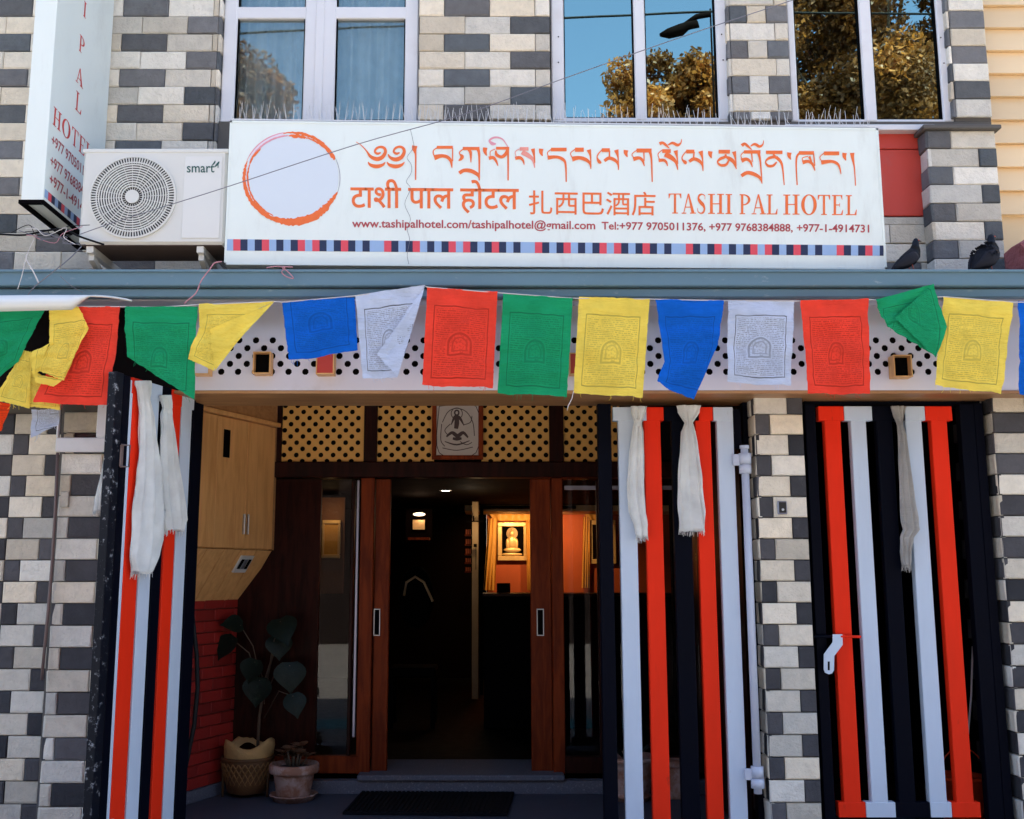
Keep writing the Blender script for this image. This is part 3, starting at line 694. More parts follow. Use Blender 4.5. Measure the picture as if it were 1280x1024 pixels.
rpier = thing('right_stone_pier', 'checkered stone pier at the right edge beside the stairway gate', 'pier', (P(1275, 900, YC).x+.3, YC+.15, -.1))
x0 = P(1254.5, 700, YC).x; x1 = x0+1.6
mb = MB(); mb.box((x0+.024, YC+.024, -.12), (x1, YC+.5, 2.98)); obj('core', mb, M['mortar'], rpier)
cl = part_empty('cladding', rpier)
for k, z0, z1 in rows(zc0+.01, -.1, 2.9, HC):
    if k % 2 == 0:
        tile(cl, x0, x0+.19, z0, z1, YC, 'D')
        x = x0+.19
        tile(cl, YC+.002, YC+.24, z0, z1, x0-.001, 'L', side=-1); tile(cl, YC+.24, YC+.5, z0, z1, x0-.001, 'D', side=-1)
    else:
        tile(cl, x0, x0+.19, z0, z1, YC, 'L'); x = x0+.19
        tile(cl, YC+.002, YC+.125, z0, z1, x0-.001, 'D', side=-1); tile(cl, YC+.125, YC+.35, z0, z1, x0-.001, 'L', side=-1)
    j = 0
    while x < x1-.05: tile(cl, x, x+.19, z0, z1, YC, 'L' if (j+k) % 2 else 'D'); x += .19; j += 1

# ------------------------------------------------------------------ porch: door front, ceiling, side walls
YD = 7.43
df = thing('wooden_shopfront', 'dark red wooden shopfront with open sliding doors and an ochre perforated band above', 'shopfront', (0, YD, 0))
def dbox(mb, u0, u1, v0, v1, Y0=YD, dep=.08, mi=0, bev=.004, vr=None):
    vm = (v0+v1)/2 if vr is None else vr
    mb.box((P(u0, vm, Y0).x, Y0, P(600, v1, Y0).z), (P(u1, vm, Y0).x, Y0+dep, P(600, v0, Y0).z), mi, bev=bev)
zthr = .12
for (a, b) in ((352, 455), (471, 543), (602, 687), (704, 775)):
    mb = MB()
    perforated(mb, a, b, 503, 577, YD+.03, 15.3, 7.7, .42, 503.5, 577, a, b, 600, 540)
    obj('perforated_panel', mb, M['perf_yellow'], df)
mb = MB(); mb.box((-2.0, YD+.07, 2.28), (1.55, YD+.2, 2.8)); obj('band_backing', mb, M['void'], df)
for (a, b) in ((455, 471.5), (686.5, 704.5), (775, 800), (335, 352)):
    mb = MB(); dbox(mb, a, b, 500, 577, YD, .06); obj('band_post', mb, M['darkwood'], df)
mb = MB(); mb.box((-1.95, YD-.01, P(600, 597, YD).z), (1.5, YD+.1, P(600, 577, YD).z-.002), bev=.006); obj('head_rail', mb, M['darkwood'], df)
def vpost(name, u0, u1, vt, vb, Y0, dep, mt, parent=None, vr=780):
    mb = MB(); mb.box((P(u0, vr, Y0).x, Y0, P(600, vb, Y0).z), (P(u1, vr, Y0).x, Y0+dep, P(600, vt, Y0).z), bev=.005)
    return obj(name, mb, M[mt], parent or df)
vpost('jamb', 448, 465, 597.5, 968, YD, .1, 'redwood'); vpost('jamb', 690.5, 705, 597.5, 968, YD, .1, 'redwood')
for (u0, u1, hu) in ((467, 486, 471), (663.5, 689.5, 675.5)):
    d = vpost('sliding_door', u0, u1, 599, 967, YD+.045, .045, 'redwood')
    sx = -1 if hu < 600 else 1
    gx0, gx1 = (P(u0, 780, YD+.06).x-.95, P(u0, 780, YD+.06).x-.0) if sx < 0 else (P(u1, 780, YD+.06).x, P(u1, 780, YD+.06).x+.95)
    # handle: recessed metal pull
    a, b = P(hu-4.5, 795, YD+.03), P(hu+4.5, 761, YD+.03)
    mb = MB(); t = .008
    mb.box((a.x, YD+.03, a.z), (b.x, YD+.044, a.z+t), bev=.002); mb.box((a.x, YD+.03, b.z-t), (b.x, YD+.044, b.z), bev=.002); mb.box((a.x, YD+.0302, a.z+t), (a.x+t, YD+.044, b.z-t), bev=.002); mb.box((b.x-t, YD+.0302, a.z+t), (b.x, YD+.044, b.z-t), bev=.002)
    obj('handle', mb, M['metal'], d)
    mb = MB(); mb.box((a.x+t, YD+.038, a.z+t), (b.x-t, YD+.0445, b.z-t)); obj('handle_recess', mb, M['dark'], d)
# left fixed light
lf = vpost('fixed_light', 442.5, 446.5, 600, 922, YD-.01, .015, 'alu')
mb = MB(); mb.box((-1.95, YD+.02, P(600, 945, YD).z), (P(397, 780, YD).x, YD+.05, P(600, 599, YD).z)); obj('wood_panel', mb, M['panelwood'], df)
mb = MB(); mb.box((P(398, 780, YD).x, YD+.03, P(600, 945, YD).z), (P(441, 780, YD).x, YD+.036, P(600, 599, YD).z)); obj('pane', mb, M['glass_door'], lf)
vpost('stile', 436, 440.5, 600, 945, YD-.0, .05, 'darkwood', lf); vpost('stile', 392, 398, 600, 945, YD+.04, .03, 'darkwood', lf)
mb = MB(); dbox(mb, 320, 447.5, 945.5, 967, YD-.005, .07, vr=950); obj('bottom_rail', mb, M['redwood'], df)
# right fixed light
rf = vpost('fixed_light', 748, 753, 600, 945, YD-.0, .05, 'darkwood')
mb = MB(); mb.box((P(706, 780, YD).x, YD+.03, P(600, 945, YD).z), (1.5, YD+.036, P(600, 599, YD).z)); obj('pane', mb, M['glass_door'], rf)
mb = MB(); mb.box((P(706, 620, YD).x, YD+.02, P(600, 612, YD).z), (1.5, YD+.05, P(600, 607, YD).z)); obj('closer_rail', mb, M['alu'], rf)
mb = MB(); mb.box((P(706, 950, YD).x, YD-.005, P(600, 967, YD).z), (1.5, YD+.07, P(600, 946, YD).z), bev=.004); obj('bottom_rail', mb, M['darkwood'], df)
vpost('post', 812, 832, 597.5, 968, YD-.01, .09, 'redwood')
vpost('post', 880, 908, 597.5, 968, YD-.01, .09, 'redwood')
# framed print over the door
fp = thing('framed_print', 'framed ink drawing of a seated deity above the doorway', 'picture', P(571, 573, YD-.02))
mb = MB(); y = YD-.03
for (u0, u1, v0, v1) in ((540, 604, 501, 506), (540, 604, 569, 574.5), (540, 545.5, 506, 569), (598, 604, 506, 569)):
    mb.box((P(u0, 540, y).x, y, P(600, v1, y).z+.0005), (P(u1, 540, y).x, y+.03, P(600, v0, y).z), bev=.003)
obj('frame', mb, M['redwood'], fp)
mb = MB(); dbox(mb, 545, 598.5, 505, 570, y+.012, .01, vr=540, bev=0); obj('paper', mb, M['print_paper'], fp)
def ribbon(pts, place, mb, mi=0, sub=5, dz=0.0):
    """variable width stroke; pts (x,y,w) in drawing units; place maps (x,y,lift) to world"""
    n = len(pts); out = []
    for i in range(n-1):
        p0, p1, p2, p3 = pts[max(i-1, 0)], pts[i], pts[i+1], pts[min(i+2, n-1)]
        for k in range(sub if i < n-2 else sub+1):
            t = k/sub; q = []
            for c in range(3):
                a, b, c_, d = p0[c], p1[c], p2[c], p3[c]
                q.append(.5*((2*b)+(-a+c_)*t+(2*a-5*b+4*c_-d)*t*t+(-a+3*b-3*c_+d)*t**3))
            out.append(q)
    vs = []
    for i, q in enumerate(out):
        a, b = out[max(i-1, 0)], out[min(i+1, len(out)-1)]
        tx, ty = b[0]-a[0], b[1]-a[1]; l = sqrt(tx*tx+ty*ty) or 1; nx, ny = -ty/l, tx/l; w = max(q[2], 1)/2
        vs += [place(q[0]+nx*w, q[1]+ny*w, dz), place(q[0]-nx*w, q[1]-ny*w, dz)]
    mb.add(vs, [(2*i, 2*i+1, 2*i+3, 2*i+2) for i in range(len(out)-1)], mi)
mb = MB(); pl = lambda x, y_, l: P(x, y_, YD-.019-l)
ink = [[(549, 508, .8), (595, 508, .8), (595, 566, .8), (549, 566, .8), (549, 508, .8)]]
ink += [[(571+7*cos(t), 517+7*sin(t), .7) for t in [i*.5 for i in range(14)]], [(571+2.6*cos(t), 516+3*sin(t), 2) for t in [i*.7 for i in range(10)]],
        [(564, 531, 1), (568, 522, 3.5), (571, 521, 4), (575, 523, 3.5), (580, 532, 1)], [(571, 521, 5), (571, 529, 6), (570, 536, 5)], [(558, 546, 2), (565, 541, 4), (572, 545, 5), (579, 541, 4), (585, 547, 2)],
        [(563, 530, 1), (556, 538, 1), (561, 545, 1)], [(580, 531, 1), (588, 528, 1), (590, 520, 1)], [(556, 552, 1), (571, 556, 2), (587, 551, 1)], [(553, 560, .8), (571, 563, .8), (591, 559, .8)],
        [(553, 528, .7), (560, 515, .7), (571, 510.5, .7), (583, 515, .7), (591, 528, .7), (593, 545, .7)], [(552, 530, .7), (551, 550, .7), (556, 558, .7)], [(566, 548, 3), (571, 549, 4), (577, 548, 3)], [(575, 552, 1), (583, 556, 1), (590, 553, 1)]]
for i, s_ in enumerate(ink): ribbon(s_, pl, mb, dz=.0002*i)
obj('drawing', mb, M['ink'], fp)

# threshold and riser
ts = thing('doorstep', 'speckled granite step at the open doorway', 'step', P(575, 990, YD-.1))
y0 = YD-.12
mb = MB(); mb.box((P(446, 970, y0).x, y0, P(600, 977, y0).z), (P(706, 970, y0).x, YD+.5, P(600, 977, y0).z+.04), bev=.008); o = obj('tread', mb, M['granite'], ts)
mb = MB(); mb.box((P(300, 985, y0+.03).x, y0+.03, 0.0), (1.5, YD-.003, P(600, 977, y0).z-.002), bev=.003); obj('riser', mb, M['granite'], ts)
# ceiling + inside structure of porch
mb = MB(); mb.box((-2.9, 6.012, 2.74), (1.55, 7.66, 2.8)); obj('porch_ceiling', mb, M['soffit'], B)
mb = MB(); mb.box((-2.9, 6.012, 2.483), (1.55, 6.03, 2.74)); obj('porch_beam', mb, M['soffit'], B)
# wall between porch and stairway
mb = MB(); mb.box((1.505, 6.12, -.1), (1.6, YD+.2, 2.74)); obj('partition_wall', mb, M['darkwood'], B)
# left porch wall frame: along the splayed line
A_, B_ = Vector((-2.19, 5.93, 0)), Vector((-1.55, 7.42, 0))
dv = (B_-A_).normalized(); ang = atan2(dv.y, dv.x)
def frameT(o_): return Matrix.Translation(o_) @ Matrix.Rotation(ang, 4, 'Z')
T = frameT(A_); Lc = (B_-A_).length
def along(u, v):
    """distance along the cupboard line under image column u"""
    d = ray(u, v); nx, ny = -dv.y, dv.x
    t = (A_.x*nx+A_.y*ny)/(d.x*nx+d.y*ny); p = d*t; return (Vector((p.x, p.y, 0))-A_).dot(dv)
cb = thing('wall_cupboard', 'light wood cupboards over a slanted panel on the left porch wall', 'cupboard', (-1.9, 6.6, 1.6))
sd = [along(244, 600), along(270, 600), along(308, 600), along(345, 600)]
mb = MB(); mb.box((-.0, .03, 1.66), (Lc, .45, 2.73), T=T); obj('carcass', mb, M['cupboard'], cb)
xs2 = [0.0]+sd[1:3]+[Lc]
for i in range(3):
    mb = MB(); mb.box((xs2[i]+.003, 0, 1.665), (xs2[i+1]-.003, .028, 2.545), T=T, bev=.003); d = obj('cupboard_door', mb, M['cupboard'], cb)
    if i == 1:
        h = MB(); h.box((along(279, 555), -.006, P(600, 571, 6.85).z), (along(287, 555), -.0005, P(600, 536, 6.85).z), T=T, bev=.002); obj('slot_handle', h, M['dark'], d)
    if i >= 1:
        s0 = sd[2]-.028 if i == 1 else sd[2]+.016
        h = MB(); h.box((s0, -.02, 1.76), (s0+.012, -.0005, 1.90), T=T, bev=.003); obj('handle', h, M['metal'], d)
mb = MB(); mb.box((0, -.03, 2.55), (Lc+.02, .03, 2.58), T=T, bev=.004); obj('cornice', mb, M['cupboard'], cb)
mb = MB(); mb.box((0, .004, 2.582), (Lc, .03, 2.735), T=T); obj('upper_board', mb, M['soffit'], cb)
mb = MB(); mb.box((Lc-.002, .0, 1.66), (Lc+.02, .4, 2.735), T=T); obj('end_board', mb, M['soffit'], cb)
npl = 9
for i in range(npl):
    s0, s1 = Lc*i/npl+.004, Lc*(i+1)/npl-.004
    q = [T @ Vector((s0, .002, 1.655)), T @ Vector((s1, .002, 1.655)), T @ Vector((s1, .24, 1.30)), T @ Vector((s0, .24, 1.30))]
    mb = MB(); mb.hexa(q, (T.to_3x3() @ Vector((0, .02, 0)))); obj('slanted_board', mb, M['cupboard'], cb)
sw2 = thing('wall_switch', 'white switch plate on the slanted wood panel', 'switch', T @ Vector((Lc-.25, .08, 1.5)))
s0 = along(310, 712)
q = []
for (s_, k_) in ((s0-.05, .10), (s0+.09, .10), (s0+.09, .42), (s0-.05, .42)): q.append(T @ Vector((s_, .002+.238*k_-.012, 1.655-.355*k_-.006)))
mb = MB(); mb.hexa(q, T.to_3x3() @ Vector((0, .012, .004))); obj('plate', mb, M['switch'], sw2)
for j in range(3):
    q = []
    for (s_, k_) in ((s0-.035+j*.04, .16), (s0-.01+j*.04, .16), (s0-.01+j*.04, .34), (s0-.035+j*.04, .34)): q.append(T @ Vector((s_, .002+.238*k_-.019, 1.655-.355*k_-.010)))
    mb = MB(); mb.hexa(q, T.to_3x3() @ Vector((0, .006, .002))); obj('rocker', mb, M['alu'] if j == 1 else M['dark'], sw2)
# red brick dado
bw = thing('red_brick_dado', 'low wall of red painted bricks below the slanted boards', 'wall', (-2.0, 6.6, 0))
mb = MB(); mb.box((0, .25, .0), (Lc, .40, 1.32), T=T); obj('core', mb, M['brick_joint'], bw)
bmesh_cache = {}
bh = .078
zz = .085; r_ = 0
while zz < 1.27:
    s = -.1 if r_ % 2 else -.2
    while s < Lc:
        a, b = max(s, 0), min(s+.215, Lc)
        if b-a > .03:
            key = round((b-a)*100)
            if key not in bmesh_cache:
                m2 = MB(); m2.box((0, 0, 0), (key/100-.008, .02, bh-.008), bev=.003)
                me = bpy.data.meshes.new('brick'); me.from_pydata([tuple(p) for p in m2.v], [], m2.f); me.materials.append(M['brick_red']); bmesh_cache[key] = me
            o = bpy.data.objects.new('brick', bmesh_cache[key]); C.objects.link(o); o.parent = bw
            o.location = T @ Vector((a+.004, .232+R.uniform(-.002, .002), zz)) - WL[bw.name]; o.rotation_euler = (0, 0, ang)
        s += .215
    zz += bh; r_ += 1
mb = MB(); mb.box((0, .222, 0), (Lc, .249, .08), T=T, bev=.004); obj('skirting', mb, M['granite'], bw)
# black hose beside the left leaf
pts = [P(u, v, 5.92) for u, v in ((228, 715), (235, 740), (241, 775), (246, 820), (247, 860), (243, 905), (235, 945), (228, 975), (222, 1000), (218, 1040))]
mb = MB(); mb.tube(pts, .013, 8); obj('black_hose', mb, M['wiremat'], label='thick black hose looping down beside the red brick dado', category='hose')

# ------------------------------------------------------------------ lobby
lb = part_empty('lobby', B, (0, 10, .1))
mb = MB()
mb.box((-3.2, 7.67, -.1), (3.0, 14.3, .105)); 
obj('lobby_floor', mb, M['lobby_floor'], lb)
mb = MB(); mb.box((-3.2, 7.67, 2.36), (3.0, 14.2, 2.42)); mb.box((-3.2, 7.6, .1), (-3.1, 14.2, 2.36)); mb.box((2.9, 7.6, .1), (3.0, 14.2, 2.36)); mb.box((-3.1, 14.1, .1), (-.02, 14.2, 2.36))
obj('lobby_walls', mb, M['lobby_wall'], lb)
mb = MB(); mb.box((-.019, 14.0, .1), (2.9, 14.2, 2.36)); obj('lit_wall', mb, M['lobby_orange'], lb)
mb = MB(); mb.box((-.3, 13.2, 2.28), (2.9, 14.0, 2.355)); obj('dropped_ceiling', mb, M['lobby_pale'], lb)
def lobj(name, label, cat, base): return thing(name, label, cat, base)
YQ = 13.93
bp_ = lobj('golden_buddha_picture', 'lit golden seated figure picture in a pale frame on the orange lobby wall', 'picture', P(641, 700, YQ))
mb = MB()
for (u0, u1, v0, v1) in ((622, 660, 653, 658), (622, 660, 695, 701), (622, 627.5, 658, 695), (654.5, 660, 658, 695)): dbox(mb, u0, u1, v0, v1, YQ, .06, vr=675, bev=.006)
obj('frame', mb, M['gold'], bp_)
mb = MB(); dbox(mb, 627, 655, 657, 696, YQ+.03, .02, vr=675, bev=0); obj('panel', mb, M['dark'], bp_)
mb = MB()
def disc(u, v, ru, rv, y, col=0, n=22): 
    c = P(u, v, y); a = P(u+ru, v, y).x-c.x; b = c.z-P(u, v+rv, y).z
    mb.ellip(c, (a, .02, b), 18, col)
disc(640, 667, 7.5, 8, YQ+.035); obj('halo', mb, M['lobby_pale'], bp_)
mb = MB(); disc(640, 667, 3.2, 4.2, YQ); disc(640, 678, 5.8, 8, YQ-.004); disc(634.5, 680, 2.2, 7, YQ-.004); disc(645.5, 680, 2.2, 7, YQ-.004); disc(640.5, 687.5, 11, 3.2, YQ-.008); disc(640, 693, 13, 2.2, YQ+.01)
disc(640, 662, 1.6, 2, YQ); obj('seated_figure', mb, M['gold'], bp_)
# drape around the picture
def drape(u0s, name, label, y=13.9):
    t = lobj(name, label, 'drape', P(u0s[0][0], u0s[0][2], y))
    for (ua, ub, va, vb, uc, ud) in u0s:
        n = 16; vs = []
        for i in range(n+1):
            k = i/n
            p = P(ua+(ub-ua)*k, va, y+.03*sin(k*18)); q = P(uc+(ud-uc)*k, vb, y+.04*sin(k*21+1)); vs += [p, (p+q)/2+Vector((0, .01*sin(k*30), 0)), q]
        fs = [(3*i+j, 3*i+3+j, 3*i+4+j, 3*i+1+j) for i in range(n) for j in range(2)]
        mb = MB().add(vs, fs, 0, True); obj('hanging', mb, M['drape'], t)
    return t
drape([(611, 622, 648, 738, 604, 619), (612, 664, 643, 651, 618, 662), (657, 664, 650, 738, 659, 664)], 'silk_drape', 'yellow silk drape round the golden figure picture')
drape([(729, 737, 646, 735, 727, 737), (730, 757, 643, 650, 736, 757)], 'silk_drape', 'yellow silk drape on the orange wall seen through the right pane')
f2 = lobj('gilt_picture', 'gold framed picture seen through the right pane', 'picture', P(744, 705, YQ))
mb = MB()
for (u0, u1, v0, v1) in ((737, 770, 650, 656), (737, 770, 699, 705), (737, 741, 656, 699), (766, 770, 656, 699)): dbox(mb, u0, u1, v0, v1, YQ, .06, vr=675, bev=.006)
obj('frame', mb, M['gold'], f2)
mb = MB(); dbox(mb, 741, 766, 656, 699, YQ+.03, .02, vr=675, bev=0); obj('panel', mb, M['lobby_wall'], f2)
f4 = lobj('gilt_picture', 'added gold framed picture standing in for a warm reflection in the left pane', 'picture', P(412, 700, 11.0))  # added picture, stands in for the golden picture's reflection in this pane
mb = MB()
for (u0, u1, v0, v1) in ((402, 425, 650, 655), (402, 425, 693, 698), (402, 405, 655, 693), (422, 425, 655, 693)): dbox(mb, u0, u1, v0, v1, 11.0, .05, vr=675, bev=.006)
obj('frame', mb, M['gold'], f4)
mb = MB(); dbox(mb, 405, 422, 655, 693, 11.02, .02, vr=675, bev=0); obj('panel', mb, M['drape'], f4)
mb = MB(); dbox(mb, 398, 430, 622, 742, 11.06, .04, vr=675, bev=0); obj('back_board', mb, M['drape_dim'], f4)
f3 = lobj('lit_shrine_shelf', 'small patterned picture glowing under a lamp in the dark of the lobby', 'picture', P(523, 676, 12.0))
mb = MB(); dbox(mb, 516, 531, 650, 662, 12.0, .02, vr=655, bev=0); obj('picture', mb, M['gold'], f3)
mb = MB(); dbox(mb, 510, 537, 672, 675, 11.9, .15, vr=673, bev=0); obj('shelf', mb, M['redwood'], f3)
mb = MB(); dbox(mb, 507, 540, 636, 680, 12.05, .05, vr=655, bev=0); obj('back_board', mb, M['lobby_wall'], f3)
mb = MB(); mb.ellip(P(524, 643, 11.85), (.07, .04, .02), 12); obj('lamp', mb, M['bulb'], f3)
cl_ = lobj('ceiling_lamp', 'small white lamp glowing on the lobby ceiling', 'lamp', P(557, 612, 10.85))
mb = MB(); c = P(557, 613.5, 10.85); mb.lathe([(0.001, 0), (.05, 0), (.055, .01), (.055, .03), (.001, .031)], (c.x, c.y, c.z), 20); obj('diffuser', mb, M['bulbw'], cl_)
mb = MB(); mb.lathe([(.056, -.004), (.068, 0), (.068, .04), (.056, .04)], (c.x, c.y, c.z), 20); obj('ring', mb, M['metal'], cl_)
pc = lobj('lit_column', 'pale lit column with black hanging brackets in the lobby', 'column', P(593, 760, 11.8))
mb = MB(); dbox(mb, 590, 598, 627, 1000, 11.8, .1, vr=700, bev=.004); obj('shaft', mb, M['lobby_pale'], pc)
mb = MB(); dbox(mb, 583, 604, 651, 652.5, 11.7, .02, vr=655, bev=0); dbox(mb, 591, 593, 645, 652, 11.7, .02, vr=655, bev=0); dbox(mb, 592, 596, 680, 684, 11.7, .03, vr=680, bev=0); dbox(mb, 594.5, 595.2, 684, 712, 11.7, .01, vr=700, bev=0); obj('bracket', mb, M['dark'], pc)
fr_ = lobj('inner_doorway', 'dark door frame standing before the lit lobby wall', 'frame', P(603, 760, 12.2))
mb = MB(); dbox(mb, 600, 604, 632, 960, 12.2, .06, vr=700, bev=0); dbox(mb, 604, 720, 632, 636, 12.2, .06, vr=634, bev=0); obj('post', mb, M['dark'], fr_)
sh = lobj('wall_shelf', 'dim shelf with small goods left of the lit column', 'shelf', P(586, 740, 12.0))
mb = MB()
for i, v in enumerate((668, 680, 692, 703, 714)): dbox(mb, 581, 589, v, v+2, 12.0, .2, vr=700, bev=0)
obj('boards', mb, M['redwood'], sh)
mb = MB()
for i, v in enumerate((661, 673, 685, 697, 708)):
    for j in range(3): dbox(mb, 582+j*2.4, 583.8+j*2.4, v+1, v+7, 12.05, .05, vr=700, bev=0)
obj('goods', mb, M['lobby_orange'], sh)
ct = lobj('reception_counter', 'dark reception counter in the lobby under the golden picture', 'counter', P(640, 900, 9.6))
mb = MB(); mb.box((P(605, 742, 9.6).x, 9.6, .11), (1.7, 10.1, P(600, 742, 9.6).z-.03)); obj('body', mb, M['dark'], ct)
mb = MB(); mb.box((P(603, 742, 9.6).x, 9.55, P(600, 742, 9.6).z-.028), (1.75, 10.15, P(600, 742, 9.6).z), bev=.006); obj('counter_top', mb, M['darkwood'], ct)
mb = MB(); mb.box((P(621, 735, 9.8).x, 9.8, P(600, 742, 9.6).z+.001), (P(638, 735, 9.8).x, 9.83, P(600, 729, 9.8).z), bev=.004); obj('monitor', mb, M['lobby_wall'], label='small dark screen standing on the reception counter', category='screen')
ch = lobj('lobby_chair', 'dim high backed chair in the dark lobby with highlights painted along its edges', 'chair', P(520, 860, 10.0))
mb = MB(); c = P(520, 740, 10.0)
mb.ellip((c.x, c.y, c.z-.05), (.17, .06, .3), 16); obj('backrest', mb, M['dark'], ch)
mb = MB(); mb.tube([P(505, 745, 9.95), P(508, 728, 9.95), P(519, 721, 9.95), P(530, 728, 9.95), P(541, 752, 9.95)], .012, 8); obj('frame', mb, M['lobby_pale'], ch)  # pale tube colour puts in the highlights on the chair edge
mb = MB(); mb.box((c.x-.22, c.y-.4, .55), (c.x+.22, c.y+.03, .64), bev=.02); obj('seat', mb, M['dark'], ch)
for sx in (-.19, .19):
    for sy in (-.36, 0): mb = MB(); mb.box((c.x+sx-.02, c.y+sy-.02, .106), (c.x+sx+.02, c.y+sy+.02, .55)); obj('leg', mb, M['dark'], ch)
def plight(name, loc, e, col, size=.05, kind='POINT', spot=None):
    d = bpy.data.lights.new(name, kind); d.energy = e; d.color = col; d.shadow_soft_size = size
    if kind == 'SPOT': d.spot_size = radians(spot); d.spot_blend = .6
    o = bpy.data.objects.new(name, d); C.objects.link(o); o.location = loc; return o
s = plight('picture_spot', (P(641, 640, 13.1).x, 13.25, 2.22), 5.5, (1, .58, .24), .03, 'SPOT', 120)
s.rotation_euler = (Vector((0, .75, -.6)).to_track_quat('-Z', 'Y')).to_euler()
s = plight('picture_spot', (.95, 13.25, 2.22), 5.5, (1, .58, .24), .03, 'SPOT', 120)
s.rotation_euler = (Vector((0, .75, -.6)).to_track_quat('-Z', 'Y')).to_euler()
plight('column_lamp', (-.12, 11.5, 2.0), .45, (1, .66, .32))
plight('shrine_lamp', P(524, 646, 11.82), .2, (1, .6, .4), .02)
plight('added_picture_light', P(412, 640, 10.8), .22, (1, .62, .28), .02)  # added light for the stand-in picture, no fixture behind it
plight('lobby_lamp', (c.x+.5, 10.85, 2.2), .15, (1, .8, .6))

# ------------------------------------------------------------------ stairway behind the right gate
sg = thing('stairway', 'dark stone stairway going up behind the right striped gate', 'stairs', (2.4, 6.6, 0))
mb = MB(); mb.box((1.602, 5.9, -.1), (3.2, 8.6, .02)); obj('landing', mb, M['floor'], sg)
for i in range(9):
    mb = MB(); y = 6.75+i*.26; z = .02+i*.17
    mb.box((1.61, y, z), (2.75, y+.275, z+.145)); mb.box((1.61, y-.015, z+.1455), (2.75, y+.275, z+.169), bev=.004); obj('step', mb, M['lobby_wall'], sg)
mb = MB(); mb.box((1.602, 9.0, .0), (3.3, 9.1, 2.9)); mb.box((3.05, 6.3, 0), (3.1, 9.0, 2.9)); mb.box((1.602, 5.95, 2.74), (3.3, 9.1, 2.8)); obj('enclosure', mb, M['dark'], sg)
bk = thing('plastic_bucket', 'orange red plastic bucket on the landing behind the right gate', 'bucket', PZ(1200, 1000, .02))
c = P(1203, 1000, 6.25); c.z = .05
mb = MB(); mb.lathe([(.001, 0), (.105, 0), (.13, .26), (.142, .262), (.142, .282), (.128, .284), (.124, .26), (.1, .01), (.001, .01)], c, 28); obj('body', mb, M['bucket'], bk)
mb = MB(); mb.tube([c+Vector((.135*cos(t), -.03, .27+.17*sin(t))) for t in [pi*i/12 for i in range(13)]], .004, 6); obj('handle', mb, M['bucket'], bk)
mb = MB(); mb.tube([P(1216, 808, 6.0), P(1214, 870, 6.0), P(1209, 930, 6.0), P(1205, 990, 6.05)], .006, 6); obj('white_stick', mb, M['wirewhite'], label='thin white stick leaning behind the right gate', category='stick')

# ------------------------------------------------------------------ gates
def gate_leaf(name, label, bars, heads, post, zt, zb, rails=(508, 526, 1003, 1022), vr=700, y=YG, extra=None):
    t = thing(name, label, 'gate', P(bars[0][0], 1020, y), group=None)
    for (u0, u1, c) in bars:
        mb = MB(); x0, x1 = P(u0, vr, y).x, P(u1, vr, y).x
        mb.box((x0, y, zb+.0), (x1, y+.05, zt), bev=.003); obj('bar', mb, M['gate_'+c], t)
    for (u0, u1, c) in heads:
        for (a, b) in ((rails[0], rails[1]), (rails[2], rails[3])):
            if a is None: continue
            mb = MB(); x0, x1 = P(u0, 517, y).x, P(u1, 517, y).x
            mb.box((x0, y-.002, P(600, b, y).z), (x1, y+.052, P(600, a, y).z), bev=.002); obj('rail_block', mb, M['gate_'+c], t)
    for (u0, u1, vt, vb) in post:
        mb = MB(); mb.box((P(u0, vr, y).x, y-.004, P(600, vb, y).z), (P(u1, vr, y).x, y+.056, P(600, vt, y).z), bev=.003); obj('stile', mb, M['gate_black'], t)
    return t
zt, zb = P(600, 510, YG).z, P(600, 1020, YG).z
u517 = lambda u: u
gr = gate_leaf('striped_gate', 'closed striped gate with red, pale blue and navy bars and a latch, before the stairway',
    [(1039.5, 1060, 'red'), (1073, 1092.5, 'white'), (1106, 1126, 'black'), (1143, 1163.5, 'white'), (1175.5, 1196, 'red')],
    [(1023, 1054.7, 'red'), (1055.3, 1090, 'white'), (1090.7, 1130.5, 'black'), (1131.2, 1156, 'white'), (1156.6, 1190, 'red')],
    [(1015, 1028, 505, 1028), (1213, 1231, 505, 1028)], zt, zb)
mb = MB(); mb.box((P(1010, 517, YG).x, YG+.06, P(600, 507, YG).z), (P(1232, 517, YG).x, YG+.12, P(600, 497, YG).z)); obj('head', mb, M['gate_black'], gr)
mb = MB(); mb.box((P(1231.5, 700, YG).x, YG+.0, 0), (P(1243, 700, YG).x, YG+.1, 2.46), bev=.003); obj('hinge_post', mb, M['gate_black'], gr)
# latch
y = YG-.035
mb = MB(); mb.tube([P(1018, 796, y), P(1044, 795.5, y)], .009, 8); o = obj('bolt', mb, M['gate_black'], gr)
mb = MB(); mb.tube([P(1044, 795.5, y), P(1076, 796, y)], .007, 8); obj('bolt', mb, M['gate_red'], gr)
mb = MB(); mb.tube([P(1050, 795.7, y), P(1055, 795.7, y)], .014, 8); obj('collar', mb, M['gate_red'], gr)
def poly(mb, pts, y, th, mi=0):
    n = len(pts); vs = [P(u, v, y) for u, v in pts]; vs += [p+Vector((0, th, 0)) for p in vs]
    mb.add(vs, [tuple(range(n)), tuple(range(2*n-1, n-1, -1))]+[(i, (i+1) % n, n+(i+1) % n, n+i) for i in range(n)], mi)
mb = MB(); poly(mb, [(1041, 793), (1053, 793), (1053.5, 806), (1043, 820), (1042.5, 838), (1040, 842), (1036, 843), (1031.5, 841), (1030, 837), (1030, 818), (1041, 803)], y-.012, .006); obj('hasp', mb, M['gate_white'], gr)
mb = MB(); poly(mb, [(1034.8, 827), (1037.2, 827), (1037.2, 838), (1034.8, 838)], y-.0135, .002); obj('hasp_slot', mb, M['dark'], gr)
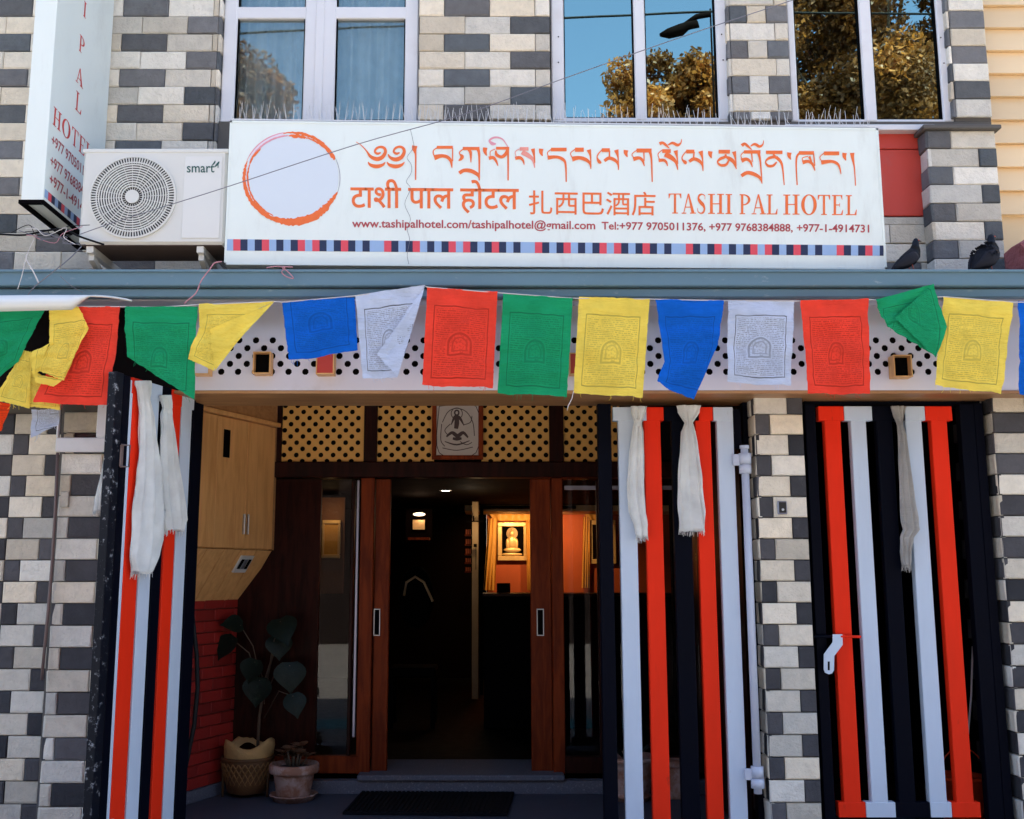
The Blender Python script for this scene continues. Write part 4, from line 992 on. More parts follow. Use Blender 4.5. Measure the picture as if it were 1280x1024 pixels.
gm = gate_leaf('striped_gate', 'half open striped gate leaf with two knotted scarves, between doorway and pier',
    [(776, 797.5, 'white'), (809, 830, 'red'), (844, 866, 'black'), (874.5, 894, 'red'), (902, 923, 'white')],
    [(766, 808, 'white'), (808.7, 829.5, 'red'), (830.2, 873.5, 'black'), (874.2, 891, 'red'), (891.6, 916, 'white')],
    [(750, 767, 505, 1060)], zt, P(600, 1060, YG).z, rails=(509, 526, 1042, 1060))
mb = MB(); mb.box((P(916.6, 517, YG).x, YG+.02, P(600, 560, YG).z), (P(926.5, 517, YG).x, YG+.05, P(600, 511, YG).z)); obj('hinge_plate', mb, M['gate_black'], gm)
# pale hinge pipe
hp = thing('hinge_pipe', 'pale painted vertical pipe with couplings, beside the stone pier', 'pipe', P(948, 995, YG-.02))
xp = P(936, 700, YG-.02).x
zz = lambda v: P(600, v, YG-.02).z
mb = MB(); mb.tube([(xp, YG-.02, zz(992)), (xp, YG-.02, zz(560))], .022, 14); obj('pipe', mb, M['pipe_white'], hp)
for (a, b, r_) in ((567, 580, .036), (581, 592, .034), (958, 972, .034), (973, 985, .036), (557, 561, .027)):
    mb = MB(); mb.tube([(xp, YG-.02, zz(b)), (xp, YG-.02, zz(a))], r_, 16); obj('coupling', mb, M['pipe_white'], hp)
for v in (575, 968):
    mb = MB(); mb.box((xp-.07, YG-.03, zz(v+7)), (xp-.03, YG-.005, zz(v-7)), bev=.003); obj('bracket', mb, M['pipe_white'], hp)
# black gate frame at the pier
mb = MB(); mb.box((P(941, 700, YG).x, YG+.09, 0), (P(952, 700, YG).x-.004, YG+.16, 2.48)); obj('jamb_post', mb, M['gate_black'], gm)
# left folded leaf
E_, H_ = Vector((-1.93, 5.13, 0)), Vector((-1.725, 5.836, 0))
d2 = (H_-E_).normalized(); ang2 = atan2(d2.y, d2.x); T2 = Matrix.Translation(E_) @ Matrix.Rotation(ang2, 4, 'Z'); LL = (H_-E_).length
def al2(u, v):
    d = ray(u, v); nx, ny = -d2.y, d2.x; t = (E_.x*nx+E_.y*ny)/(d.x*nx+d.y*ny); p = d*t; return (Vector((p.x, p.y, 0))-E_).dot(d2)
gl = thing('striped_gate', 'striped gate leaf swung open towards the street at the left, seen almost edge on', 'gate', E_)
def lbar(name, ua, ub, c, zt=2.49, zb=.05, th=.045, y0=None, bev=.003, T=T2):
    a, b = al2(ua, 740), al2(ub, 740); y0 = -th if y0 is None else y0
    mb = MB(); mb.box((a, y0, zb), (b, y0+th, zt), T=T, bev=bev); return obj(name, mb, M['gate_'+c], gl)
lbar('stile', 119, 129, 'black_worn', 2.51, .04, .05); lbar('stile', 130.5, 139.5, 'black', 2.505, .04, .045)
lbar('bar', 143.5, 161.5, 'red', 2.50); lbar('bar', 163.5, 178, 'white'); lbar('bar', 180, 191, 'black'); lbar('bar', 193.5, 206.5, 'red'); lbar('bar', 208, 221, 'white'); lbar('stile', 223, 236, 'black', 2.47)
lbar('bar', 139.8, 143.0, 'white', th=.02, y0=-.045)
for (ua, ub, c) in ((141, 163, 'red'), (163.3, 181, 'white'), (181.3, 193, 'black'), (193.3, 207, 'red'), (207.3, 223, 'white')):
    a, b = al2(ua, 740), al2(ub, 740); mb = MB(); mb.box((a, -.047, 2.42), (b, .001, 2.505), T=T2, bev=.002); obj('rail_block', mb, M['gate_'+c], gl)
mb = MB(); mb.tube([T2 @ Vector((.045, -.06, 2.14)), T2 @ Vector((.075, -.09, 2.14)), T2 @ Vector((.075, -.09, 2.03)), T2 @ Vector((.045, -.06, 2.03))], .006, 6)
mb.box((.045, -.060, 2.03), (.07, -.051, 2.14), T=T2, bev=.003); obj('latch', mb, M['pipe_brown'], gl)
mb = MB(); mb.tube([T2 @ Vector((.01, -.055, .32)), T2 @ Vector((.07, -.12, .33))], .005, 6); obj('latch_pin', mb, M['metal'], gl)
mb = MB(); mb.tube([T2 @ Vector((LL+.01, -.02, .02)), T2 @ Vector((LL+.01, -.02, 2.5))], .014, 8); obj('hinge_rod', mb, M['gate_black'], gl)

# scarves -------------------------------------------------------------------------------
def scarf(label, prof, y, mat='khata', knot=None, thick=.014, seed=0, place=None, pleats=5):
    t = thing('silk_scarf', label, 'scarf', (place or (lambda u, v: P(u, v, y)))(prof[-1][0], prof[-1][1]), group='white scarves tied to the gates')
    pf = place or (lambda u, v: P(u, v, y))
    rr = random.Random(seed); n = 44; vs = []; K = 6
    prof2 = []
    for i in range(len(prof)-1):
        for k in range(K): t_ = k/K; prof2.append([prof[i][j]*(1-t_)+prof[i+1][j]*t_ for j in range(3)])
    prof2.append(list(prof[-1])); ph = rr.uniform(0, 6)
    for i, (u, v, w) in enumerate(prof2):
        c = pf(u, v); hw = abs((pf(u+w, v)-c).length); axis = (pf(u+w, v)-c).normalized(); nrm = Vector((axis.y, -axis.x, 0)).normalized()
        if nrm.y > 0: nrm = -nrm
        for k in range(n):
            th = 2*pi*k/n; a = cos(th); b = sin(th)
            pl_ = (.42*sin((pleats+2)*th+ph+i*.04)+.22*sin((2*pleats+3)*th-ph+i*.07))*(1 if b > 0 else .6)
            r1 = hw*(1+.09*sin(3*th+i*.12+ph)+.10*noise.noise(Vector((i*.2, k*.2, seed+9)))); d_ = thick*(b+pl_+.45*noise.noise(Vector((i*.16, k*.25, seed))))
            vs.append(c+axis*a*r1+nrm*d_+Vector((0, 0, .008*sin(2.3*th+ph) if i == len(prof2)-1 else 0)))
    fs = [(i*n+k, i*n+(k+1) % n, (i+1)*n+(k+1) % n, (i+1)*n+k) for i in range(len(prof2)-1) for k in range(n)]
    fs += [tuple(range(n))[::-1], tuple((len(prof2)-1)*n+k for k in range(n))]
    obj('hanging_cloth', MB().add(vs, fs, 0, True), M[mat], t)
    fm = MB(); last = vs[-n:]
    for k in range(0, n):
        if k % 2 and last[k].y > sum(p.y for p in last)/n+.01: continue
        p = last[k]; l = rr.uniform(.012, .03); fm.tube([p+Vector((0, 0, .004)), p+Vector((rr.uniform(-.004, .004), rr.uniform(-.003, .003), -l))], .0012, 4)
    obj('fringe', fm, M[mat], t, kind='stuff')
    if knot:
        k_ = MB(); c = pf(*knot)+Vector((0, -.012, 0)); bm = bmesh.new(); bmesh.ops.create_icosphere(bm, subdivisions=3, radius=1)
        for v in bm.verts:
            r = 1+.25*noise.noise(v.co*2.2+Vector((seed, 0, 0))); v.co = Vector((c.x+v.co.x*r*.022, c.y+v.co.y*r*.02, c.z+v.co.z*r*.024))
        bm.verts.index_update(); k_.add([v.co.copy() for v in bm.verts], [[v.index for v in f.verts] for f in bm.faces], 0, True); bm.free()
        obj('knot', k_, M[mat], t)
scarf('white scarf knotted on the half open gate, left of its first red bar', [(798, 508, 10), (797, 516, 9), (797, 528, 4.5), (797, 540, 7), (796, 570, 9.5), (795, 605, 11), (797, 640, 11), (801, 656, 9), (802, 671, 7)], YG-.04, knot=(797, 529), seed=1, pleats=4)
scarf('white scarf tied over the navy bar of the half open gate, with wide hem', [(861, 507, 15), (860, 516, 13), (860, 529, 5), (860, 540, 9), (861, 575, 13), (863, 610, 15), (865, 640, 16.5), (866, 663, 15.5)], YG-.04, knot=None, seed=2, thick=.017)
scarf('greyish scarf hanging from the head of the stairway gate', [(1122, 508, 9), (1123, 520, 6), (1125, 532, 3), (1128, 545, 5), (1131, 580, 7), (1134, 620, 9), (1137, 648, 10.5), (1139, 662, 10.5), (1133, 672, 8), (1132, 690, 7), (1133, 708, 5)], YG-.04, 'khata_old', seed=3, thick=.018)
n2 = Vector((d2.y, -d2.x, 0))
def pl2(off):
    def f(u, v):
        d = ray(u, v); o_ = E_+n2*off; nn = Vector((-d2.y, d2.x, 0)); t = o_.dot(nn)/Vector((d.x, d.y, 0)).dot(nn); return Vector((d.x*t, d.y*t, CZ+d.z*t))
    return f
scarf('long white scarf knotted over the left gate leaf beside its first red bar', [(178, 476, 7.5), (180, 484, 8), (180, 500, 4.5), (183, 520, 7), (186, 560, 10), (187, 600, 13.5), (186, 640, 17), (184, 675, 18), (180, 695, 17), (177, 716, 12)], 0, seed=4, place=pl2(.075), thick=.022)
scarf('shorter white scarf hanging near the hinge side of the left gate', [(207, 494, 5.5), (209, 510, 4), (208, 520, 5), (209, 550, 8), (212, 590, 11), (216, 630, 13), (218, 650, 13.5), (217, 663, 11)], 0, seed=5, place=pl2(.072), thick=.019)
scarf('end of a white scarf peeping out behind the left gate leaf', [(132, 575, 2), (129, 600, 4), (125, 625, 6.5), (124, 639, 7)], 5.3, seed=6, thick=.012)

# ------------------------------------------------------------------ conduits and pipes on the left wall
mb = MB(); mb.tube([P(72, 566, YG-.03), P(69, 640, YG-.03), P(65, 705, YG-.03), P(60, 765, YG-.03), P(52, 850, YG-.03)], .009, 8); obj('brown_conduit', mb, M['pipe_brown'], label='thin brown conduit running down the left stone wall', category='pipe')
jb = thing('junction_cover', 'small pale square cover on the left stone wall beside the conduit', 'cover', P(80, 634, YG-.02))
a, b = P(74.5, 634, YG-.02), P(86, 614.5, YG-.02); mb = MB(); mb.box((a.x, YG-.022, a.z), (b.x, YG-.003, b.z), bev=.003); obj('plate', mb, M['stone_light'], jb)

# ------------------------------------------------------------------ air conditioner
YA = 5.5
ac = thing('air_conditioner', 'white outdoor air conditioner unit with a round fan grille, on brackets left of the sign', 'air conditioner', P(190, 305, YA))
a, b = P(101, 305, YA), P(283, 187, YA); a.x = P(101, 250, YA).x; b.x = P(282, 250, YA).x
mb = MB(); mb.box((a.x, YA, a.z), (b.x, YA+.31, b.z), bev=.014); obj('casing', mb, M['ac_white'], ac)
mb = MB(); mb.box((a.x+.015, YA+.015, a.z-.006), (b.x-.015, YA+.3, a.z-.001)); obj('bottom_pan', mb, M['ac_rust_shade'], ac)
mb = MB(); mb.box((a.x-.006, YA-.004, b.z-.02), (b.x+.006, YA+.312, b.z+.004), bev=.004); obj('top_lid', mb, M['ac_white'], ac)
fc = P(165.5, 246, YA-.01); fr = P(220, 246, YA-.01).x-fc.x
mb = MB(); n = 48
def ring(mb, c, r0, r1, y0, y1, n=48):
    vs = []
    for k in range(n):
        t = 2*pi*k/n; 
        for (r, y) in ((r0, y0), (r1, y0), (r1, y1), (r0, y1)): vs.append((c.x+r*cos(t), y, c.z+r*sin(t)))
    fs = []
    for k in range(n):
        k2 = (k+1) % n
        for j in range(4): fs.append((4*k+j, 4*k+(j+1) % 4, 4*k2+(j+1) % 4, 4*k2+j))
    mb.add(vs, fs)
mb = MB(); ring(mb, fc, .001, fr*.95, YA-.004, YA-.0005); obj('fan_well', mb, M['ac_dark'], ac)
mb = MB(); ring(mb, fc, fr*.955, fr, YA-.012, YA-.0005)
obj('grille_rim', mb, M['ac_white'], ac)
mb = MB()
for i in range(11):
    r = fr*(.235+.058*i); 
    ring(mb, fc, r, r+fr*.027, YA-.014, YA-.009)
obj('grille_ring', mb, M['ac_white'], ac)
mb = MB()
for k in range(92):
    t = 2*pi*k/92; r0, r1 = fr*.80, fr*.965; w = .0030
    ct_, st_ = cos(t), sin(t); 
    q = [(fc.x+r0*ct_-w*st_, YA-.0135, fc.z+r0*st_+w*ct_), (fc.x+r1*ct_-w*st_, YA-.0135, fc.z+r1*st_+w*ct_), (fc.x+r1*ct_+w*st_, YA-.0135, fc.z+r1*st_-w*ct_), (fc.x+r0*ct_+w*st_, YA-.0135, fc.z+r0*st_-w*ct_)]
    mb.hexa(q, (0, .005, 0))
for k in range(24):
    t = 2*pi*k/24+.06; r0, r1 = fr*.18, fr*.80; w = .0016; ct_, st_ = cos(t), sin(t)
    q = [(fc.x+r0*ct_-w*st_, YA-.0085, fc.z+r0*st_+w*ct_), (fc.x+r1*ct_-w*st_, YA-.0085, fc.z+r1*st_+w*ct_), (fc.x+r1*ct_+w*st_, YA-.0085, fc.z+r1*st_-w*ct_), (fc.x+r0*ct_+w*st_, YA-.0085, fc.z+r0*st_-w*ct_)]
    mb.hexa(q, (0, .003, 0))
obj('grille_spoke', mb, M['ac_white'], ac)
mb = MB(); ring(mb, fc, .0005, fr*.16, YA-.017, YA-.006); obj('grille_hub', mb, M['ac_white'], ac)
p0, p1 = P(229, 298, YA), P(276, 196, YA); mb = MB(); mb.box((P(229, 250, YA).x, YA-.004, p0.z), (P(276, 250, YA).x, YA-.0005, p1.z), bev=.0015); obj('service_panel', mb, M['ac_panel'], ac)
p0, p1 = P(278, 270, YA), P(284, 262, YA); mb = MB(); mb.box((b.x-.003, YA+.05, p0.z), (b.x+.02, YA+.1, p1.z)); obj('side_clip', mb, M['dark'], ac)
mb = MB()
for u in (119, 255):
    x = P(u, 315, YA+.1).x
    mb = MB(); mb.box((x-.02, YA+.02, a.z-.045), (x+.02, YU, a.z-.004), bev=.003); q = [(x-.015, YA+.06, a.z-.05), (x+.015, YA+.06, a.z-.05), (x+.015, YA+.1, a.z-.05), (x-.015, YA+.1, a.z-.05)]
    mb.add([(x-.015, YA+.05, a.z-.046), (x+.015, YA+.05, a.z-.046), (x+.015, YA+.05, a.z-.08), (x-.015, YA+.05, a.z-.08), (x-.015, YU, a.z-.30), (x+.015, YU, a.z-.30), (x+.015, YU, a.z-.34), (x-.015, YU, a.z-.34)],
           [(0, 1, 2, 3), (4, 7, 6, 5), (0, 4, 5, 1), (1, 5, 6, 2), (2, 6, 7, 3), (3, 7, 4, 0)])
    obj('bracket', mb, M['ac_white'], ac)

# text --------------------------------------------------------------------------------------
def text2d(s, off=0.0):
    cu = bpy.data.curves.new('t', 'FONT'); cu.body = s; cu.size = 1; cu.offset = off; cu.resolution_u = 3
    o = bpy.data.objects.new('t', cu); C.objects.link(o)
    dg = bpy.context.evaluated_depsgraph_get(); dg.update()
    me = bpy.data.meshes.new_from_object(o.evaluated_get(dg))
    vs = [(v.co.x, v.co.y) for v in me.vertices]; fs = [tuple(p.vertices) for p in me.polygons]
    bpy.data.objects.remove(o); bpy.data.curves.remove(cu); bpy.data.meshes.remove(me)
    return vs, fs
def fit_text(name, s, place, u0, u1, vb0, vb1, cap, parent, mat, off=.0, capref='H', xh=None, flip=False):
    """place(u,v,lift); baseline from (u0,vb0) to (u1,vb1); cap = height of the tallest glyph in drawing units"""
    vs, fs = text2d(s, off)
    x0, x1 = min(v[0] for v in vs), max(v[0] for v in vs); y1 = max(v[1] for v in vs); y0 = min(v[1] for v in vs)
    out = []
    for (x, y) in vs:
        k = (x-x0)/(x1-x0); yy = (y/y1) if capref == 'H' else ((y-y0)/(y1-y0))
        out.append(place(u0+(u1-u0)*k, vb0+(vb1-vb0)*k-yy*cap, 0))
    return obj(name, MB().add(out, fs), M[mat] if isinstance(mat, str) else mat, parent)
pa = lambda u, v, l: P(u, v, YA-.0055-l)
fit_text('lettering', 'smart', pa, 233.5, 268, 215.5, 215.5, 9.5, ac, 'smart', .01)
mb = MB(); ribbon([(265, 207, 1), (268, 203.5, 2), (269, 201, 1)], lambda x, y_, l: pa(x, y_, l), mb); ribbon([(268, 209, 1), (272, 205, 2.6), (274, 202, 1)], lambda x, y_, l: pa(x, y_, .0003), mb); ribbon([(272.5, 210, .8), (272.6, 205, 1)], lambda x, y_, l: pa(x, y_, .0006), mb); obj('leaf_mark', mb, M['smart'], ac)

# ------------------------------------------------------------------ main sign
YS = 5.49
sg_ = thing('hotel_sign', 'long white TASHI PAL HOTEL signboard with orange brush circle and lettering', 'sign', P(690, 335, YS))
tl, tr, br, bl_ = P(288, 151, YS), P(1096, 160.5, YS), P(1108.5, 337, YS), P(281.5, 331, YS)
bl_.x = (bl_.x+tl.x)/2-.004; tl.x = bl_.x
br.x = (br.x+tr.x)/2+.004; tr.x = br.x
mb = MB(); mb.hexa([bl_, br, tr, tl], (0, .11, 0)); obj('board', mb, M['sign_white'], sg_)
mb = MB(); e = .012
for (p, q) in ((bl_, br), (br, tr), (tr, tl), (tl, bl_)):
    dd = (q-p).normalized(); nn = Vector((-dd.z, 0, dd.x)); mb.hexa([p+Vector((0, -.003, 0)), q+Vector((0, -.003, 0)), q+nn*e+Vector((0, -.003, 0))-dd*e*0, p+nn*e+Vector((0, -.003, 0))], (0, .0028, 0))
obj('edge_trim', mb, M['sign_white'], sg_)
lift = [0.0]
def ps(u, v, l=0): return P(u, v, YS-.0016-l)
# brush circle
cxp, cyp, rx, ry = 364.5, 222.5, 60.5, 57.5
mb = MB(); n = 72
vs = [ps(cxp+rx*.97*cos(2*pi*k/n), cyp-ry*.97*sin(2*pi*k/n), -.0008) for k in range(n)]
mb.add(vs, [tuple(range(n))]); obj('emblem_disc', mb, M['sign_disc'], sg_)
def arc(mb, t0, t1, w0, wm, w1, rr=1.0, jit=.0, mi=0, lf=0, rend=None, seed=0):
    n = max(6, int(abs(t1-t0)/2.2)); vs = []; rnd = random.Random(seed+int(t0*3))
    for k in range(n+1):
        s = k/n; t = radians(t0+(t1-t0)*s); w = (w0*(1-s)**2+2*wm*s*(1-s)*1.5+w1*s*s)
        ro = rr+(0 if rend is None else (rend-rr)*s)
        jo, ji = rnd.uniform(-jit, jit), rnd.uniform(-jit, jit)
        for d_ in (w/2+jo, -w/2+ji): vs.append(ps(cxp+(rx*ro+d_)*cos(t), cyp-(ry*ro+d_)*sin(t), lf))
    mb.add(vs, [(2*i, 2*i+1, 2*i+3, 2*i+2) for i in range(n)], mi)
mb = MB()
arc(mb, -122, -28, 3, 11, 4, .955, .9, 0, .0002, .96, 3); arc(mb, -50, -18, 2, 5, .5, .90, 1.2, 0, .0004, .99, 4); arc(mb, -135, -95, 1, 4, 1, .99, .5, 0, .0006, .97, 5)
arc(mb, 158, 238, 1.5, 5, 2, .985, .6, 0, .0002, .97, 6); arc(mb, 150, 245, 1, 2.2, 1, .915, .5, 0, .0004, .90, 7); arc(mb, 135, 160, .5, 3, 1, .90, .6, 0, .0006, .93, 8); arc(mb, 212, 243, 1, 6, 3, .93, 1.2, 0, .0008, .96, 9)
arc(mb, 100, 33, 1, 4, 1.5, .985, .6, 0, .0002, .985, 10); arc(mb, 95, 72, 1, 5, 2, .915, .8, 0, .0004, .915, 11); arc(mb, 75, 28, 1.2, 2, 3.2, .92, .5, 0, .0006, .965, 12); arc(mb, 42, 24, 2, 5, 2, .96, .8, 0, .0009, .97, 13)
arc(mb, 98, 158, .8, 1.4, .8, .995, .1, 1, .0002, .995, 14); arc(mb, 95, 155, 1.5, 2.2, 1.5, .925, .3, 1, .0003, .93, 15); arc(mb, 100, 150, 5, 4, 4, .962, .2, 2, .0001, .962, 17)
arc(mb, 26, -22, .5, .8, .5, 1.0, .05, 3, .0002, 1.0, 16)
obj('brush_circle', mb, [M['orange'], M['pinkfade'], pmat('pale pink wash', (.74, .66, .76), .5, .05, 20, 0), M['greyline']], sg_)
# Tibetan line
TA, TB_, TC_, TD = 435, 590, 750, 910
tib = [
 (TA, [[(80,140,5),(130,172,9),(185,230,14),(225,285,30),(290,312,42),(345,290,38),(374,240,32),(362,202,28),(325,190,24),(285,205,22),(268,238,20),(295,258,24),(328,246,14)],
       [(200,340,8),(225,370,30),(285,385,40),(345,370,28),(374,340,6)],
       [(400,262,10),(425,298,28),(480,316,42),(535,292,38),(562,240,32),(550,202,28),(512,188,24),(472,205,22),(457,238,20),(485,258,24),(517,246,14)],
       [(390,340,8),(415,370,30),(478,385,40),(535,370,28),(566,340,6)],
       [(668,178,52),(664,210,46),(672,245,24),(677,290,16),(676,520,13)],
       [(888,194,30),(1048,194,30)], [(895,196,12),(858,222,10),(852,250,12),(862,285,8)], [(862,298,54),(930,280,36),(990,290,34),(1028,330,30),(1040,400,8)], [(1046,200,12),(1046,335,12)],
       [(1148,206,32),(1315,206,32)], [(1165,206,10),(1118,238,10),(1118,262,12),(1142,285,34),(1128,312,28),(1105,328,8)], [(1205,215,30),(1226,250,28),(1229,345,8)], [(1112,452,36),(1160,425,36),(1230,430,40),(1300,470,34),(1312,510,8)], [(1298,210,34),(1312,280,22),(1312,525,12)]]),
 (TB_, [[(132,196,44),(130,235,36),(146,278,8)],
       [(240,158,12),(205,158,34),(175,130,20),(205,102,20),(255,95,18),(310,118,14),(358,188,8)], [(168,304,36),(210,296,32),(240,330,24),(260,380,8)], [(232,212,8),(185,235,8),(182,285,8)], [(240,203,28),(372,203,28)], [(238,225,14),(246,268,32),(295,290,30),(335,262,34),(350,215,14)], [(361,200,20),(361,525,13)],
       [(432,304,34),(480,298,32),(510,325,22),(522,368,8)], [(480,208,8),(432,240,8),(446,295,8)], [(478,210,36),(565,210,36)], [(500,240,52),(560,275,46),(610,320,30),(627,400,8)], [(608,208,42),(620,270,20),(628,350,10)],
       [(692,208,46),(690,245,36),(706,282,8)],
       [(790,216,36),(946,216,36)], [(800,210,9),(756,245,9),(762,280,9)], [(756,298,42),(840,290,30),(905,312,32),(936,365,20),(942,540,12)],
       [(1030,218,42),(1118,218,42)], [(1036,210,9),(986,252,9),(1004,300,9)], [(1000,312,50),(1070,298,36),(1140,318,36),(1182,360,22),(1188,410,8)], [(1168,218,46),(1184,280,18),(1188,360,10)]]),
 (TC_, [[(22,215,9),(-20,265,12),(-28,300,14),(-8,338,34),(14,350,14)], [(18,222,38),(98,222,38)], [(96,225,14),(94,290,16)], [(44,330,30),(88,302,34),(145,320,34),(180,362,20),(184,422,8)], [(162,220,48),(180,290,16),(186,380,10)],
       [(260,222,46),(258,255,36),(274,292,8)],
       [(365,226,40),(516,226,40)], [(380,215,9),(320,262,9),(340,300,9)], [(332,312,42),(390,300,32),(425,325,26),(444,382,8)], [(438,240,14),(442,330,10)], [(500,238,30),(515,320,18),(522,540,12)],
       [(596,160,34),(625,148,26),(655,168,26),(694,205,8)], [(680,172,10),(725,150,26),(775,172,28),(808,150,14),(816,112,6)], [(622,232,38),(708,232,38)], [(620,222,9),(580,262,9),(594,310,9)], [(586,326,34),(636,322,30),(664,345,22),(676,382,8)], [(650,262,52),(715,298,46),(760,345,28),(778,420,8)], [(756,226,44),(770,290,18),(778,360,10)],
       [(862,236,38),(944,236,38)], [(864,230,9),(824,285,12),(824,318,14),(852,345,36),(858,365,8)], [(942,238,14),(936,300,16)], [(892,336,30),(936,310,34),(990,328,34),(1024,372,20),(1030,432,8)], [(1006,232,48),(1024,300,16),(1030,380,10)],
       [(1104,234,46),(1102,265,36),(1116,304,8)], [(1186,238,38),(1300,238,38)]]),
 (TD, [[(-22,262,18),(-30,290,26),(-75,308,28),(-104,340,16),(-75,372,26),(-20,368,26),(8,325,16)], [(-18,290,22),(20,310,40),(60,345,32),(84,412,8)], [(60,236,44),(74,300,18),(82,380,10)],
       [(138,178,34),(165,158,26),(195,180,26),(238,218,8)], [(226,182,10),(268,162,26),(315,186,28),(348,165,14),(356,125,6)], [(160,240,34),(325,240,34)], [(166,234,9),(130,272,9),(140,312,9)], [(134,328,44),(185,312,32),(225,340,24),(244,392,8)], [(236,252,14),(244,340,10)], [(306,255,30),(324,340,18),(340,556,10)], [(134,480,34),(190,448,36),(260,462,38),(320,500,28),(340,550,8)],
       [(380,244,34),(545,244,34)], [(455,262,18),(470,290,22)], [(478,290,34),(525,335,28),(546,400,18),(562,572,10)], [(480,288,26),(415,300,28),(376,338,14),(400,378,26),(450,378,26),(488,340,14)],
       [(614,246,46),(612,280,36),(628,318,8)],
       [(710,250,36),(860,250,36)], [(728,242,22),(690,285,20),(682,380,15),(692,572,12)], [(800,285,9),(745,300,9),(752,335,9)], [(745,346,38),(800,334,30),(845,362,26),(870,428,8)], [(812,285,26),(830,325,18),(838,350,10)], [(856,255,14),(868,380,10)],
       [(960,254,38),(1112,254,38)], [(966,248,9),(920,288,9),(930,325,9)], [(932,346,44),(1030,334,30),(1090,355,28),(1116,395,18),(1130,462,8)],
       [(1166,250,46),(1164,285,36),(1180,326,8)], [(1242,250,46),(1246,300,30),(1264,400,13),(1276,578,10)]])]
mb = MB(); i = 0
for (ux, strokes) in tib:
    for s_ in strokes:
        mi = 1 if (ux == TB_ and 160 < s_[0][0] < 380 and s_[0][1] < 160) else (2 if ux == TB_ and 470 < s_[0][0] < 570 else 0)
        ribbon(s_, lambda x, y, l, ux=ux: ps(ux+x/8, 160+y/8, l), mb, mi, 4, .0001+.00012*(i % 12)); i += 1
obj('tibetan_lettering', mb, [M['orange'], M['pinkfade'], pmat('salmon print', (.80, .30, .24), .5, .1, 25, 0)], sg_)
fit_text('devanagari_lettering', '\u091f\u093e\u0936\u0940 \u092a\u093e\u0932 \u0939\u094b\u091f\u0932', ps, 438, 648.5, 265.5, 267.5, 42, sg_, 'orange', .012, capref='box')
fit_text('chinese_lettering', '\u624e\u897f\u5df4\u9152\u5e97', ps, 661, 819.5, 268, 270, 30, sg_, 'orange', .004, capref='box')
# serif capitals
def serif(ch):
    """list of polygons in the unit box"""
    st, hr, sf = .17, .045, .05
    def rect(x0, x1, y0, y1): return [(x0, y0), (x1, y0), (x1, y1), (x0, y1)]
    S = lambda x0, x1, y: rect(x0, x1, y, y+sf)
    o = []
    if ch == 'T': o = [rect(.5-st/2, .5+st/2, .05, .95), S(.28, .72, 0), rect(.02, .98, .95, 1), [(.02, .95), (.02, .76), (.07, .76), (.16, .95)], [(.98, .95), (.84, .95), (.93, .76), (.98, .76)]]
    elif ch == 'I': o = [rect(.3, .7, .05, .95), S(.05, .95, 0), S(.05, .95, .95)]
    elif ch == 'H': o = [rect(.13, .13+st, .05, .95), rect(.87-st, .87, .05, .95), rect(.13+st, .87-st, .48, .53), S(.0, .43, 0), S(.57, 1, 0), S(0, .43, .95), S(.57, 1, .95)]
    elif ch == 'L': o = [rect(.18, .18+st*1.25, .05, .95), S(.02, .97, 0), S(.02, .55, .95), [(.80, .05), (.97, .05), (1.0, .28), (.95, .28)]]
    elif ch == 'E': o = [rect(.15, .15+st*1.25, .05, .95), S(.0, .95, 0), S(0, .92, .95), rect(.15+st*1.25, .66, .48, .53), [(.66, .40), (.70, .40), (.70, .61), (.66, .61)], [(.80, .05), (.95, .05), (1.0, .26), (.95, .26)], [(.78, .95), (.88, .77), (.93, .77), (.92, .95)]]
    elif ch == 'A': o = [[(.44, 1), (.54, 1), (.92, .05), (.70, .05)], [(.44, 1), (.49, .88), (.19, .05), (.13, .05)], rect(.28, .68, .30, .35), S(0, .34, 0), S(.60, 1.02, 0)]
    elif ch == 'P': o = [rect(.12, .12+st*1.1, .05, .95), S(0, .46, 0), S(0, .31, .95)]
    if ch in 'PO':
        if ch == 'P':
            n = 14; q = [( .30+.60*sin(pi*k/n), .72+.28*cos(pi*k/n)) for k in range(n+1)]; r = [(.30+.40*sin(pi*k/n), .72+.225*cos(pi*k/n)) for k in range(n+1)]
        else:
            n = 30; q = [(.5+.5*sin(2*pi*k/n), .5+.52*cos(2*pi*k/n)) for k in range(n+1)]; r = [(.5+.29*sin(2*pi*k/n+.0), .5+.47*cos(2*pi*k/n)) for k in range(n+1)]
        for k in range(n): o.append([q[k], q[k+1], r[k+1], r[k]])
    if ch == 'S':
        pts = [(.90, .80, .06), (.84, .93, .07), (.52, 1.0-.03, .06), (.22, .90, .15), (.17, .74, .2), (.40, .58, .21), (.70, .44, .21), (.85, .27, .18), (.74, .09, .13), (.45, .02, .06), (.16, .09, .07), (.08, .24, .05)]
        tmp = MB(); ribbon(pts_to(pts), lambda x, y, l: Vector((x, y, 0)), tmp, 0, 5)
        for f in tmp.f: o.append([(tmp.v[i].x, tmp.v[i].y) for i in f])
    return o
def pts_to(p): return [(a, b, c) for a, b, c in p]
_rib_min = ribbon
